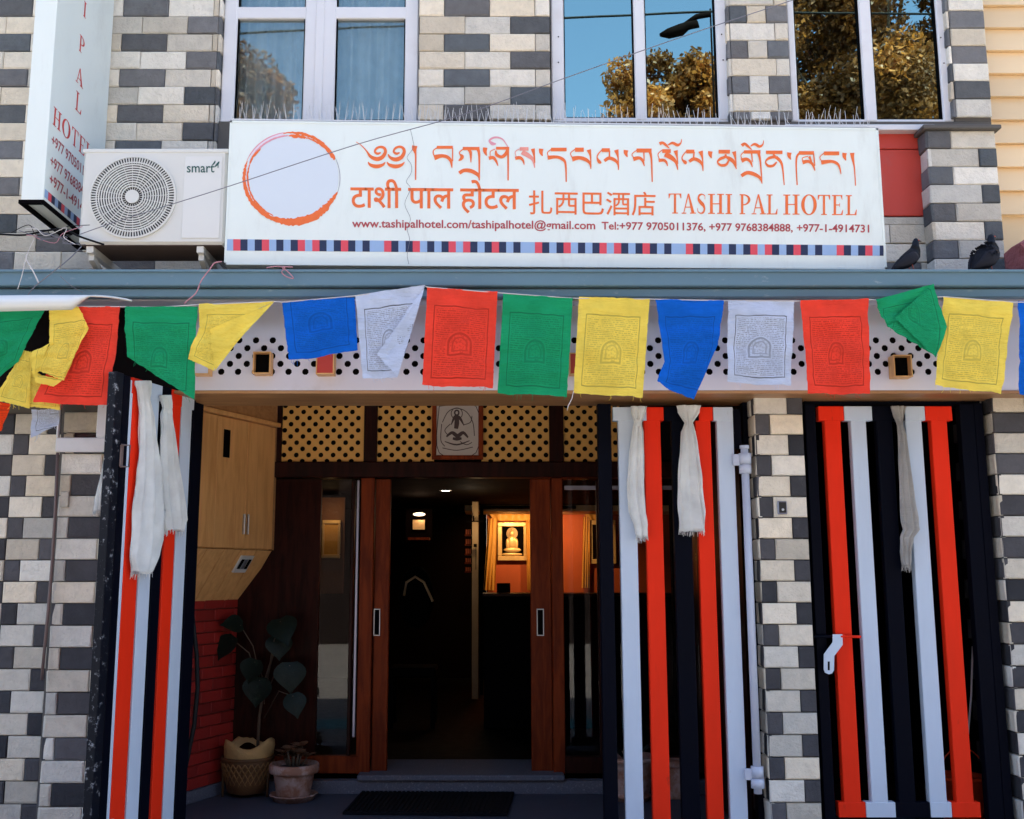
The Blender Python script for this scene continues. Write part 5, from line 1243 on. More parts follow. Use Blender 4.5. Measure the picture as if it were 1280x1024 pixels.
def ribbon_small(pts, mb):
    n = len(pts); out = []
    for i in range(n-1):
        p0, p1, p2, p3 = pts[max(i-1, 0)], pts[i], pts[i+1], pts[min(i+2, n-1)]
        for k in range(5 if i < n-2 else 6):
            t = k/5; out.append([.5*((2*p1[c])+(-p0[c]+p2[c])*t+(2*p0[c]-5*p1[c]+4*p2[c]-p3[c])*t*t+(-p0[c]+3*p1[c]-3*p2[c]+p3[c])*t**3) for c in range(3)])
    qs = []
    for i, q in enumerate(out):
        a, b = out[max(i-1, 0)], out[min(i+1, len(out)-1)]; tx, ty = b[0]-a[0], b[1]-a[1]; l = sqrt(tx*tx+ty*ty) or 1
        qs.append(((q[0]-ty/l*q[2]/2, q[1]+tx/l*q[2]/2), (q[0]+ty/l*q[2]/2, q[1]-tx/l*q[2]/2)))
    return [[qs[i][0], qs[i][1], qs[i+1][1], qs[i+1][0]] for i in range(len(qs)-1)]
def glyph(mb, ch, f, mi=0):
    if ch == 'S':
        polys = ribbon_small([(.88, .72, .05), (.86, .90, .06), (.55, .975, .06), (.26, .90, .15), (.18, .74, .2), (.42, .57, .22), (.70, .44, .22), (.83, .26, .19), (.72, .09, .13), (.45, .025, .06), (.14, .10, .06), (.08, .28, .05)], mb)
    else: polys = serif(ch)
    for k, pg in enumerate(polys):
        mb.add([f(x, y, .0001*(k % 7)) for x, y in pg], [tuple(range(len(pg)))], mi)
mb = MB()
for ch, a, b in (('T', 835.5, 852), ('A', 852, 869.5), ('S', 871, 882.5), ('H', 885, 905), ('I', 906.5, 915.5), ('P', 924.5, 939.5), ('A', 939.5, 957), ('L', 958, 972), ('H', 979, 999.5), ('O', 1001.5, 1021), ('T', 1022, 1038), ('E', 1040, 1054), ('L', 1057, 1071)):
    sl = lambda u: (u-836)/235*2.2
    glyph(mb, ch, lambda x, y, l, a=a, b=b: ps(a+(b-a)*x, 267+sl(a)-25*y, l))
obj('roman_lettering', mb, M['orange'], sg_, kind='stuff')
fit_text('contact_lettering', 'www.tashipalhotel.com/tashipalhotel@gmail.com', ps, 440, 744, 284, 286.5, 10.6, sg_, 'redprint', .018)
for t_, a_, b_ in (('Tel:+977 9705011376,', 752, 882), ('+977 9768384888,', 886.5, 991), ('+977-1-4914731', 996, 1086.5)):
    fit_text('contact_lettering', t_, ps, a_, b_, 286.7+(a_-752)*.0114, 286.7+(b_-752)*.0114, 9.6, sg_, 'redprint', .018)
# striped band
mb = MB(); pat = [2, 1, 0, 1, 2, 1, 0, 2, 1, 2]; pat = ['n', 'b', 'r', 'n', 'b', 'n', 'r', 'b', 'n', 'b', 'n', 'r', 'b']
seq = ['b', 'r', 'n', 'b', 'n', 'r', 'b', 'n', 'b', 'n', 'r', 'b', 'r', 'n', 'b', 'n', 'r', 'n', 'b', 'n', 'b']
col = {'r': 0, 'n': 1, 'b': 2}
u = 282.5; i = 0; w = 8.98
vt = lambda u: 299+(u-282)/824*8.0; vb = lambda u: 313.3+(u-282)/824*6.6
while u < 1103:
    c = seq[i % len(seq)]; a, b = u, min(u+w, 1104.5)
    mb.add([ps(a, vb(a)), ps(b, vb(b)), ps(b, vt(b)), ps(a, vt(a))], [(0, 1, 2, 3)], col[c]); u += w; i += 1
obj('striped_band', mb, [M['band_red'], M['band_navy'], M['band_blue']], sg_)
# bird spikes
bs = thing('bird_spikes', 'thin pale bird spikes bristling along the top of the hotel sign', 'bird spikes', P(690, 153, YS+.05))
mb = MB()
def topv(u): return 151+(u-288)/808*9.5
mb.box((tl.x+.01, YS+.03, P(600, 152, YS).z-.012), (tl.x+.02, YS+.07, P(600, 152, YS).z)) if False else None
u = 291
while u < 1098:
    base = P(u, topv(u), YS+.05); base.z -= .006
    if not (1092 < u):
        for (dx, dy) in ((R.uniform(-.03, .03), -.04), (R.uniform(-.02, .02), .0), (R.uniform(-.03, .03), .045)):
            if R.random() < .85:
                h = R.uniform(.08, .125); mb.tube([base, base+Vector((dx, dy, h))], [.0016, .0011], 4, cap=False)
    u += 8.5+R.uniform(-1, 1)
obj('spikes', mb, M['spike'], bs, kind='stuff')
mb = MB(); q0, q1 = P(290, topv(290), YS+.05), P(1092, topv(1092), YS+.05); mb.hexa([q0+Vector((0, -.02, -.004)), q1+Vector((0, -.02, -.004)), q1+Vector((0, -.02, .004)), q0+Vector((0, -.02, .004))], (0, .045, 0)); obj('base_strip', mb, M['spike'], bs)

# ------------------------------------------------------------------ projecting sign on the left
pj = thing('projecting_sign', 'tall white box sign projecting from the wall at the left with red serif letters', 'sign', (-2.55, 5.85, 3.53))
XF = -2.478; y0, y1 = 5.45, 6.28; z0 = P(56, 250, y0).z
mb = MB(); mb.box((XF-.125, y0, z0), (XF, y1, 6.4), bev=.003); obj('box', mb, M['sign_white'], pj)
mb = MB()
zb0 = z0-.022
mb.box((XF-.135, y0-.006, zb0), (XF-.115, y1, z0-.001)); mb.box((XF-.008, y0-.006, zb0), (XF+.006, y1, z0-.001)); mb.box((XF-.115, y0-.006, zb0+.0003), (XF-.008, y0+.02, z0-.001)); mb.box((XF-.115, y1-.32, zb0+.0003), (XF-.008, y1-.30, z0-.001)); mb.box((XF-.115, y1-.02, zb0+.0003), (XF-.008, y1, z0-.001))
obj('bottom_frame', mb, M['dark'], pj)
def pq(y, z, l=0): return Vector((XF+.0012+l, y, z))
mb = MB()
for ch, u, v0, v1 in (('I', 106, 2, 22.5), ('P', 102.5, 46, 68), ('A', 99.5, 85, 107), ('L', 98, 116, 141)):
    a, b = PX(u, v0, XF), PX(u, v1, XF); h = a.z-b.z; yc = (a.y+b.y)/2; w = {'I': .045, 'P': .085, 'A': .11, 'L': .09}[ch]
    glyph(mb, ch, lambda x, y, l, yc=yc, w=w, b=b, h=h: pq(yc-w/2+w*x, b.z+h*y, l))
za_ = PX(106, 2, XF).z; stp = PX(106, 2, XF).z-PX(102.5, 46, XF).z; yc = PX(106, 10, XF).y
for k, ch in enumerate('HSAT'): glyph(mb, ch, lambda x, y, l, k=k: pq(yc-.05+.1*x, za_+stp*(k+1)-.12+.12*y, l))
p = PX(65.5, 155, XF); h = PX(65.5, 131, XF).z-p.z; yy = p.y
for ch, w in (('H', .12), ('O', .13), ('T', .11), ('E', .1), ('L', .1)):
    glyph(mb, ch, lambda x, y, l, yy=yy, w=w: pq(yy+w*x*.9, p.z+h*y, l)); yy += w*1.04
obj('roman_lettering', mb, M['redletter'], pj, kind='stuff')
for s_, u, v in (('+977 9705011376', 64, 180), ('+977 9768384888', 62.5, 206), ('+977-1-4914731', 61.5, 229)):
    p = PX(u, v, XF)
    fit_text('phone_lettering', s_, lambda a_, b_, l: pq(a_, b_, l), p.y, p.y+.60, p.z, p.z, -.062, pj, 'redprint', .018)
mb = MB(); zt_, zb_ = PX(56, 236, XF).z, PX(56, 247, XF).z; u = 0
yy = y0+.01; i = 0
while yy < y1-.02:
    b = min(yy+.045, y1-.01); c = seq[i % len(seq)]; mb.add([pq(yy, zb_), pq(b, zb_), pq(b, zt_), pq(yy, zt_)], [(0, 1, 2, 3)], col[c]); yy = b+.0; i += 1
obj('striped_band', mb, [M['band_red'], M['band_navy'], M['band_blue']], pj)
mb = MB(); mb.box((XF-.09, y1, z0+.1), (XF-.05, YU+.02, z0+.14)); mb.box((XF-.09, y1, 5.6), (XF-.05, YU+.02, 5.64)); obj('wall_bracket', mb, M['dark'], pj)

# ------------------------------------------------------------------ prayer flags
YF = 5.18
def flag(label, color, panels, y=YF, seed=0, amp=.022, name='prayer_flag', n=26, bill=.02):
    """panels: list of (4 corner px TL TR BR BL, uv corners, depth offset)"""
    mb = MB(); rr = random.Random(seed); a1, a2, a3 = [rr.uniform(0, 6) for _ in range(3)]
    base = None
    for (q, uv, off) in panels:
        offs = off if isinstance(off, (list, tuple)) else [off]*4
        c = [P(u, v, y+o) for (u, v), o in zip(q, offs)]
        vs = []; uvs = []
        for j in range(n+1):
            for i in range(n+1):
                s, t = i/n, j/n
                p = (c[0]*(1-s)+c[1]*s)*(1-t)+(c[3]*(1-s)+c[2]*s)*t
                U = (uv[0][0]*(1-s)+uv[1][0]*s)*(1-t)+(uv[3][0]*(1-s)+uv[2][0]*s)*t
                V = (uv[0][1]*(1-s)+uv[1][1]*s)*(1-t)+(uv[3][1]*(1-s)+uv[2][1]*s)*t
                hang = max(0, min(1, 1-V))
                d = amp*hang*(sin(U*7+a1+V*3)*.9+sin(U*13+a2-V*5)*.35)+.018*noise.noise(Vector((U*2.5, V*6, seed*3.1)))+.007*noise.noise(Vector((U*6, V*16, seed*1.7)))+bill*hang*hang*sin(a3)
                edge = .0025*noise.noise(Vector((U*9+seed, V*9, 3)))+(.0022*noise.noise(Vector((U*40+seed, V*40, 5))) if (i in (0, n) or j in (0, n)) else 0)
                vs.append(p+Vector((edge*1.4, -d, edge*1.4))); uvs.append((U, V))
        fs = [(j*(n+1)+i, (j+1)*(n+1)+i, (j+1)*(n+1)+i+1, j*(n+1)+i+1) for j in range(n) for i in range(n)]
        mb.add(vs, fs, 0, True, uvs)
    fo = obj(name, mb, M['flag_'+color], label=label, category='prayer flag', group='prayer flags strung along the canopy')
    tm = MB(); base_i = (n+1)*n
    for k in range(5):
        p = mb.v[base_i+rr.randrange(n)]; l = rr.uniform(.01, .035); tm.tube([p+Vector((0, 0, .003)), p+Vector((rr.uniform(-.006, .006), 0, -l*.5)), p+Vector((rr.uniform(-.012, .012), 0, -l))], .0009, 4)
    obj('frayed_threads', tm, M['flag_'+color], fo, kind='stuff')
    return fo
FU = [(0, 1), (1, 1), (1, 0), (0, 0)]
flag('dark green prayer flag at the far left edge under the white tarpaulin', 'green', [([(-40, 390), (57, 384), (22, 452), (-40, 492)], FU, 0)], seed=1)
flag('yellow flag at the far left twisted into a curl in front of the red one', 'yellow',
     [([(62, 385), (98, 383), (106, 412), (62, 432)], [(0, 1), (.6, 1), (.9, .7), (0, .6)], -.03), ([(62, 430.5), (106, 411), (80, 476), (44, 462)], [(0, .6), (.9, .7), (.7, .05), (0, .1)], (-.03, -.03, -.06, -.05)),
      ([(98, 383), (111, 409), (106, 412), (104, 406)], [(.6, 1), (1, .75), (.9, .7), (.85, .75)], -.032), ([(106, 411), (111, 409), (78, 474), (76, 466)], [(.9, .7), (1, .7), (.8, 0), (.7, .1)], -.055),
      ([(40, 440), (62, 430), (50, 463), (40, 470)], [(0, .5), (.3, .6), (.3, .1), (0, .1)], -.045), ([(40, 468), (80, 474), (66, 483), (44, 478)], [(0, .1), (.7, .1), (.6, 0), (0, 0)], -.05)], seed=2, amp=.004, bill=0)
flag('yellow flag hanging low at the left edge, mostly behind the green one', 'yellow', [([(28, 438), (40, 440), (38, 511), (-6, 500)], FU, .02), ([(30, 460), (76, 478), (76, 513), (32, 508)], FU, .03)], seed=3, amp=.004)
flag('red prayer flag behind the curled yellow one', 'red', [([(86, 384), (150, 383), (137, 508), (46, 504)], FU, 0)], seed=4)
flag('green flag with a ragged slanting lower edge, right of the left red one', 'green', [([(157, 384), (247, 383), (240, 498), (157, 445)], [(0, 1), (1, 1), (1, 0), (0, .42)], 0)], seed=5)
flag('yellow flag folded over itself diagonally', 'yellow',
     [([(249, 380), (343, 377), (262, 416), (249, 408)], [(0, 1), (1, 1), (.2, .55), (0, .62)], 0), ([(263, 412), (343, 377), (296, 428), (268, 464)], [(.2, 1.5), (1, 1.5), (1, 1.2), (.9, 1.1)], (-.02, -.01, -.02, -.02)),
      ([(249, 409), (264, 411), (268, 464), (234, 448)], [(0, .6), (.2, .6), (.6, 0), (0, 0)], -.012)], seed=6, amp=.004, bill=0)
flag('short blue flag with its hem pulled up, left of the centre', 'blue', [([(352, 378), (443, 371), (447, 438), (361, 450)], [(0, .72), (1, .72), (1, 0), (0, 0)], 0)], seed=7)
flag('white flag with its right corner folded across', 'white', [([(444, 369), (531, 357), (497, 473), (454, 474)], [(0, 1), (1, 1), (.75, 0), (0, 0)], 0), ([(531, 358), (529, 366), (497, 471), (471, 443)], [(1, 1.5), (.98, 1.4), (.9, 1.1), (.4, 1.3)], (-.004, -.01, -.02, -.03))], seed=8, amp=.006)
flag('bright red flag left of the central green one', 'red', [([(534, 359), (622, 365), (616, 486), (528, 482)], FU, 0)], seed=9)
flag('green flag with a niche emblem at the middle of the string', 'green', [([(629, 367), (716, 373), (709, 496), (622, 491)], FU, 0)], seed=10)
flag('yellow flag with a niche emblem between green and blue flags', 'yellow', [([(724, 371), (812, 374), (804, 497), (717, 490)], FU, 0)], seed=11)
flag('blue flag pinched to a point at the bottom', 'blue', [([(819, 374), (905, 376), (898, 430), (831, 452)], [(0, 1), (1, 1), (1, .5), (0, .35)], 0), ([(831, 452), (898, 430), (868, 499), (838, 487)], [(0, .35), (1, .5), (.8, 0), (.2, 0)], 0), ([(831, 452), (838, 487), (822, 476), (824, 468)], [(0, .35), (.2, 0), (0, 0), (0, .2)], (0, 0, -.03, -.02))], seed=12, amp=.006)
flag('pale white flag with a printed figure, between blue and red flags', 'white', [([(910, 376), (994, 376), (989, 482), (909, 477)], FU, 0)], seed=13)
flag('red flag right of the pale white flag', 'red', [([(1000, 376), (1085, 374), (1088, 492), (1010, 492)], FU, 0)], seed=14)
flag('green flag flipped up and folded over the string', 'green', [([(1094, 375), (1165, 356), (1140, 398), (1108, 408)], [(0, 1), (1, 1), (.8, .6), (.1, .5)], 0), ([(1166, 355), (1184, 408), (1170, 447), (1118, 398)], [(.95, .9), (.95, .5), (.9, .1), (.1, .2)], (-.02, -.02, -.03, -.03)), ([(1108, 408), (1124, 400), (1172, 446), (1150, 434)], [(0, .4), (.2, .4), (1, 0), (.7, 0)], -.012)], seed=15, amp=.004, bill=0)
flag('yellow flag with dense print near the right edge', 'yellow', [([(1180, 371), (1267, 378), (1251, 493), (1166, 482)], FU, 0)], seed=16)
flag('blue flag cut off by the right edge', 'blue', [([(1273, 376), (1360, 378), (1352, 498), (1277, 492)], FU, 0)], seed=17)
flag('small pale flag hanging below the left yellow ones', 'white', [([(41, 512), (73, 512), (75, 532), (40, 548)], [(0, .4), (.6, .4), (.6, .1), (0, 0)], .12)], seed=18, amp=.003)
flag('orange red scrap of flag at the left edge', 'orange', [([(-30, 498), (13, 505), (2, 538), (-30, 552)], [(0, .4), (.6, .4), (.6, .1), (0, 0)], .02)], seed=19, amp=.003)
mb = MB()
spts = [(-60, 392), (0, 390), (60, 385), (100, 383), (150, 383.5), (200, 384), (248, 381), (343, 377), (352, 378), (443, 370), (531, 357.5), (534, 359), (622, 366), (716, 373), (812, 374), (905, 376), (994, 376.5), (1085, 374.5), (1094, 375), (1180, 371), (1267, 378), (1360, 377)]
mb.tube([P(u, v, YF+.002) for u, v in spts], .0025, 6); obj('flag_string', mb, M['wirewhite'], label='thin white string carrying the prayer flags below the blue canopy edge', category='string')
mb = MB(); mb.tube([P(717, 489, YF), P(715, 498, YF), P(710, 508, YF), P(709, 513, YF)], .0022, 5); obj('loose_thread', mb, M['wirewhite'], label='loose cream thread dangling from the central yellow flag', category='thread')
# tarpaulin at top left
tp = MB(); n = 30; vs = []
for i in range(n+1):
    k = i/n; u = -60+k*225
    top = 371-1.5*sin(k*3); bot = 391 - (max(0, k-.0)*6) if u < 92 else 385-(u-92)*.75
    bot = max(bot, top+.6) if u < 113 else (369.5+ (u-113)**2*.0023+1.2)
    top = top if u < 113 else (369.5+(u-113)**2*.0023)
    for j in range(3):
        v = top+(bot-top)*j/2; vs.append(P(u, v, 5.10+.02*sin(k*9)+.02*(j-1)**2))
tp.add(vs, [(3*i+j, 3*i+3+j, 3*i+4+j, 3*i+1+j) for i in range(n) for j in range(2)], 0, True)
tq = obj('tarpaulin', tp, M['tarp'], label='strip of white tarpaulin with a curled end hanging at the top left of the flags', category='tarpaulin')
md = tq.modifiers.new('thickness', 'SOLIDIFY'); md.thickness = .004

# ------------------------------------------------------------------ cables and strings
def cable(label, pts, y, r, mat='wiregrey', cat='cable', name='cable'):
    mb = MB(); out = []
    pp = [P(u, v, yy) for (u, v), yy in zip(pts, y if isinstance(y, (list, tuple)) else [y]*len(pts))]
    K = 5
    for i in range(len(pp)-1):
        p0, p1, p2, p3 = pp[max(i-1, 0)], pp[i], pp[i+1], pp[min(i+2, len(pp)-1)]
        for k in range(K if i < len(pp)-2 else K+1):
            t = k/K; out.append(.5*((2*p1)+(-p0+p2)*t+(2*p0-5*p1+4*p2-p3)*t*t+(-p0+3*p1-3*p2+p3)*t**3))
    mb.tube(out, r, 5); return obj(name, mb, M[mat], label=label, category=cat)
cable('long thin overhead cable slanting up across the hotel sign to the upper right', [(100, 293), (140, 279), (200, 260), (280, 235), (445, 181), (580, 143), (700, 100), (850, 47), (1000, -3), (1100, -40)], [5.2, 5.2, 5.15, 5.1, 5.0, 4.9, 4.8, 4.7, 4.6, 4.5], .0024, 'wiregrey')
cable('black cable running along the wall below the projecting sign', [(-40, 291), (0, 293), (30, 294), (55, 289), (80, 287), (100, 296), (130, 306)], 5.45, .006, 'wiremat')
cable('thin dark wire crossing the left end of the blue fascia', [(102, 308), (85, 325), (60, 345), (40, 362), (20, 392)], 5.2, .003, 'wiregrey')
cable('thin wavy wire hanging down the sign beside the first Tibetan stroke', [(513, 162), (516, 175), (517, 184), (511, 193), (509, 198), (514, 206), (514, 216), (508, 227), (513, 236), (506, 255), (513, 273), (509, 286), (512, 300), (509, 318), (511, 330)], 5.47, .0014, 'wiregrey')
cable('pale loop of string over the blue fascia at the left', [(34, 318), (33, 325), (41, 338), (48, 354), (46, 348), (36, 330)], 5.24, .003, 'wirewhite', 'string', 'string')
cable('pale string ends at the left above the tarpaulin', [(42, 300), (34, 318), (27, 346), (22, 362)], 5.24, .0022, 'wirewhite', 'string', 'string')
cable('pink wire looping from the sign corner over the blue fascia', [(277, 327), (268, 329), (262, 337), (252, 350), (245, 366), (234, 376), (230, 380)], 5.22, .0035, 'wirepink')
cable('pink thread tangled on the canopy edge under the orange circle', [(333, 335), (345, 333), (356, 335), (352, 340), (358, 346), (367, 348), (360, 340), (353, 334), (366, 334)], 5.27, .003, 'wirepink', 'thread', 'thread')
cable('dark thin wire along the canopy deck at the left', [(75, 345), (90, 358), (104, 366)], 5.24, .0016, 'wiregrey')
wt = thing('wire_tangle', 'tangle of thin purple grey wires under the projecting sign', 'wires', P(60, 295, 5.42))
for i in range(6):
    pts = [(R.uniform(15, 40)+j*15+R.uniform(-6, 6), 290+R.uniform(-9, 16)) for j in range(6)]
    o = cable(None, pts, 5.44-.015*i, .0022, ['wiremat', 'wirepink', 'wiregrey', 'wiregrey', 'wiremat', 'wirewhite'][i], None, 'wire'); o.parent = wt; o.location = o.location-WL[wt.name]
# ------------------------------------------------------------------ pigeons
def loft(mb, secs, n=18, mi=0, sidev=None):
    """secs: (centre, ry, rz, dir) ellipse sections perpendicular to dir"""
    vs = []
    for (c, ra, rb, d) in secs:
        d = Vector(d).normalized(); side = d.cross(Vector((0, 0, 1)))
        side = Vector((0, 1, 0)) if side.length < .1 else side.normalized(); side = Vector(sidev).normalized() if sidev is not None else side
        up = side.cross(d).normalized()
        vs += [Vector(c)+side*ra*cos(2*pi*k/n)+up*rb*sin(2*pi*k/n) for k in range(n)]
    fs = [(i*n+k, i*n+(k+1) % n, (i+1)*n+(k+1) % n, (i+1)*n+k) for i in range(len(secs)-1) for k in range(n)]
    fs += [tuple(range(n))[::-1], tuple((len(secs)-1)*n+k for k in range(n))]
    mb.add(vs, fs, mi, True)
def pigeon(label, base, s, rot, fluffed):
    t = thing('pigeon', label, 'pigeon', base)
    T = Matrix.Translation(base) @ Matrix.Rotation(rot, 4, 'Z') @ Matrix.Scale(s, 4) @ Matrix.Translation((0, 0, .01)) @ Matrix.Rotation(-.16 if not fluffed else -.2, 4, 'Y')
    tr_ = lambda p: T @ Vector(p)
    # side profile, +x is forward, units ~ metres for a 0.3 m bird
    f = 1.25 if fluffed else 1.0
    body = [((-.175, 0, .045), .012, .006, (1, 0, .3)), ((-.13, 0, .06), .028, .014, (1, 0, .35)), ((-.085, 0, .085), .045*f, .036*f, (1, 0, .45)), ((-.04, 0, .11), .058*f, .054*f, (1, 0, .5)), ((.01, 0, .135), .062*f, .060*f, (1, 0, .6)), ((.05, 0, .165), .052*f, .055*f, (1, 0, 1.0)), ((.072, 0, .20), .036*f, .040*f, (.6, 0, 1)), ((.082, 0, .232), .026, .029, (.4, 0, 1)), ((.09, 0, .255), .024, .026, (.5, 0, 1)), ((.098, 0, .272), .021, .022, (.8, 0, 1)), ((.102, 0, .284), .010, .010, (.8, 0, 1))]
    mb = MB(); secs = [(tr_(c), a*s, b*s, T.to_3x3() @ Vector(d)) for c, a, b, d in body]
    loft(mb, secs[:7]+secs[6:], 20, 0, T.to_3x3() @ Vector((0, -1, 0)))
    for i in range(len(mb.m)): 
        if mb.f[i][0]//20 >= 5: mb.m[i] = 1
    o = obj('body', mb, [M['pigeon'], M['pigeon_neck']], t)
    for sy in (-1, 1):
        w = MB(); ws = [((-.155, sy*.018, .062), .010, .008), ((-.10, sy*.042*f, .085), .012, .028), ((-.04, sy*.056*f, .112), .014, .044*f), ((.02, sy*.060*f, .135), .012, .040), ((.05, sy*.05*f, .15), .004, .02)]
        loft(w, [(tr_(c), a*s, b*s, T.to_3x3() @ Vector((1, 0, .45))) for c, a, b in ws], 14, 0, T.to_3x3() @ Vector((0, -1, 0))); obj('wing', w, M['pigeon_wing'], t)
        e = MB(); e.ellip(tr_((.106, sy*.0195, .266)), (.0045*s, .003*s, .0045*s), 8); obj('eye', e, M['bucket'], t)
        l = MB(); l.tube([tr_((.0, sy*.025, .09)), tr_((.005, sy*.025, .045)), tr_((.008, sy*.025, .004))], [.008*s, .004*s, .004*s], 6)
        for a in (-.5, 0, .5): l.tube([tr_((.008, sy*.025, .006)), tr_((.04*cos(a), sy*.025+.03*sin(a), .003))], [.004*s, .002*s], 5)
        obj('leg', l, M['foot'], t)
    bk_ = MB(); bk_.tube([tr_((.112, 0, .268)), tr_((.13, 0, .262)), tr_((.143, 0, .256))], [.008*s, .006*s, .001*s], 8); obj('beak', bk_, M['beak'], t)
    if fluffed:
        rr = random.Random(3); fm = MB()
        for i in range(120):
            a = rr.uniform(0, 2*pi); x = rr.uniform(-.05, .06); c = Vector((x, .066*f*cos(a), .125+.35*(x+.05)+.055*f*sin(a)))
            d = Vector((rr.uniform(-.022, -.012), .002*cos(a), .003*sin(a))); w_ = Vector((0, -sin(a), cos(a)))*.010
            fm.add([tr_(c-w_), tr_(c+w_), tr_(c+w_*.4+d+Vector((0, .01*cos(a), .01*sin(a)))), tr_(c-w_*.4+d+Vector((0, .01*cos(a), .01*sin(a))))], [(0, 1, 2, 3)])
        obj('ruffled_feathers', fm, M['pigeon_wing'], t, kind='stuff')
    return t
pb = P(1140, 338, 5.40); pb.z = P(600, 338, YB).z-.004
pigeon('slim dark pigeon in profile facing right, on the canopy edge beside the sign', pb, .70, 0.15, False)
pb = P(1237, 338, 5.42); pb.z = P(600, 338, YB).z-.004
pigeon('fluffed up dark pigeon on the canopy edge at the far right', pb, .80, .35, True)

# ------------------------------------------------------------------ pots, mat and plants
def leaf_shape(c, dirv, up, L, W, bend=.25, heart=True, n=8):
    d = Vector(dirv).normalized(); s = d.cross(Vector(up)).normalized(); nn = s.cross(d)
    vs = []; 
    for i in range(n+1):
        t = i/n; w = W*(sin(pi*min(1, t*.92+.08))**.6)*(1-t**3) if heart else W*sin(pi*t)
        cpt = Vector(c)+d*L*(t-.12)+nn*(-bend*L*t*t)
        vs += [cpt-s*w*.5+nn*.12*w, cpt, cpt+s*w*.5+nn*.12*w]
    fs = [(3*i+j, 3*i+j+1, 3*i+j+4, 3*i+j+3) for i in range(n) for j in range(2)]
    return vs, fs
bp0 = thing('potted_houseplant', 'tall dark broad leaved plant in a kraft wrapped wicker basket on the porch', 'potted plant', PZ(304, 998, 0))
c = PZ(303, 999, 0); c.y += .12; sc = .172/30
mb = MB(); prof = [(.001, .02), (.105, .02), (.13, .03), (.155, .12), (.168, .22), (.172, .24), (.165, .245), (.15, .22)]
mb.lathe(prof, c, 30, wob=lambda th, z: .02*sin(th*15)*(1 if z < .22 else 0)); obj('basket', mb, M['basket'], bp0)
mb = MB(); mb.lathe([(.168, .235), (.18, .243), (.18, .258), (.168, .262)], c, 30); obj('basket_rim', mb, M['basket'], bp0)
mb = MB()
for k in range(26):        # woven diagonals
    for sgn in (1, -1):
        pts = []
        for j in range(7):
            z = .03+j*.033; r = .109+.063*min(1, (z-.02)/.2)**.8+.006; th = 2*pi*k/26+sgn*j*.12; pts.append(c+Vector((r*cos(th), r*sin(th), z)))
        mb.tube(pts, .0055, 4)
obj('weave', mb, M['wicker_light'], bp0, kind='stuff')
for a in (radians(200), radians(340), radians(90)):
    mb = MB(); mb.tube([c+Vector((.165*cos(a), .165*sin(a), .2)), c+Vector((.16*cos(a), .16*sin(a), .0))], .008, 6); obj('leg', mb, M['basket'], bp0)
mb = MB(); mb.lathe([(.150, .22), (.166, .27), (.172, .32), (.165, .355), (.150, .34), (.12, .30)], c, 40, wob=lambda th, z: (.10*sin(th*3+1)+.05*sin(th*7))*(z-.2)*3+.015*sin(th*19))
for v in mb.v:
    if v.z > c.z+.3: v.z += .03*sin(atan2(v.y-c.y, v.x-c.x)*3+2.4)
obj('kraft_wrap', mb, M['paper'], bp0)
mb = MB(); mb.ellip(c+Vector((0, 0, .25)), (.14, .14, .03)); obj('soil', mb, M['soil'], bp0)
mb = MB(); st0 = c+Vector((.06, .02, .26)); mb.tube([st0, st0+Vector((.0, .02, .25)), st0+Vector((.03, .03, .5)), st0+Vector((.10, .05, .75))], [.012, .01, .009, .006], 8); obj('stem', mb, M['stem'], bp0)
lrng = random.Random(11)
YL = c.y
for i, (u, v, L, W, dx, dz, gz) in enumerate(((324, 868, .20, .20, -.15, -1, .35), (362, 850, .21, .21, .1, -1, .3), (349, 812, .17, .18, .05, -.8, .5), (318, 842, .17, .17, -.3, -.9, .4), (350, 795, .22, .20, .2, -.35, .8), (290, 815, .19, .17, -.6, -.7, .4), (366, 885, .17, .15, .3, -.8, .4), (300, 795, .16, .14, -.4, .1, .9))):
    p = P(u, v, YL-.05+lrng.uniform(-.1, .06)); p.z += L*.45
    vs, fs = leaf_shape(p, (dx, -.35, dz), (0, -gz, .6), L, W*1.15); mb = MB().add(vs, fs, 0, True); lf_ = obj('leaf', mb, M['leaf_dark'], bp0)
    q = Vector((st0.x+.03, st0.y+.03, min(p.z-.05, c.z+.75))); m2 = MB(); m2.tube([q-Vector((0, 0, .12)), (q+p)/2+Vector((0, 0, .05)), p], .004, 5); obj('leaf_stalk', m2, M['stem'], bp0)
tpot = thing('terracotta_pot', 'weathered terracotta pot with a small reddish plant and scalloped saucer', 'potted plant', PZ(364, 1004, 0))
c = PZ(363, 1004, 0); c.y += .10
mb = MB(); mb.lathe([(.001, .012), (.10, .012), (.108, .02), (.135, .16), (.142, .175), (.162, .178), (.166, .19), (.166, .225), (.160, .235), (.142, .236), (.138, .2), (.001, .195)], c, 40); obj('pot', mb, M['terracotta'], tpot)
mb = MB(); mb.lathe([(.001, .0), (.13, .0), (.150, .035), (.158, .038), (.156, .044), (.14, .03), (.001, .012)], c, 48, wob=lambda th, z: (.035*sin(th*11) if z > .02 else 0)); obj('saucer', mb, M['terracotta'], tpot)
mb = MB(); mb.ellip(c+Vector((0, 0, .2)), (.137, .137, .02)); obj('soil', mb, M['soil'], tpot)
for i in range(12):
    a = i*2.4; r = .02+.008*i; p0_ = c+Vector((r*.5*cos(a), r*.5*sin(a), .2)); p1_ = c+Vector((r*cos(a), r*sin(a), .27+.02*(i % 4)))
    mb = MB(); mb.tube([p0_, p1_], [.008, .005], 6); obj('stem', mb, M['stem'], tpot)
    for k in range(3):
        vs, fs = leaf_shape(p1_, (cos(a+k*2), sin(a+k*2), .7), (0, 0, 1), .08, .06, heart=False); obj('leaf', MB().add(vs, fs, 0, True), M['leaf_brown'], tpot)
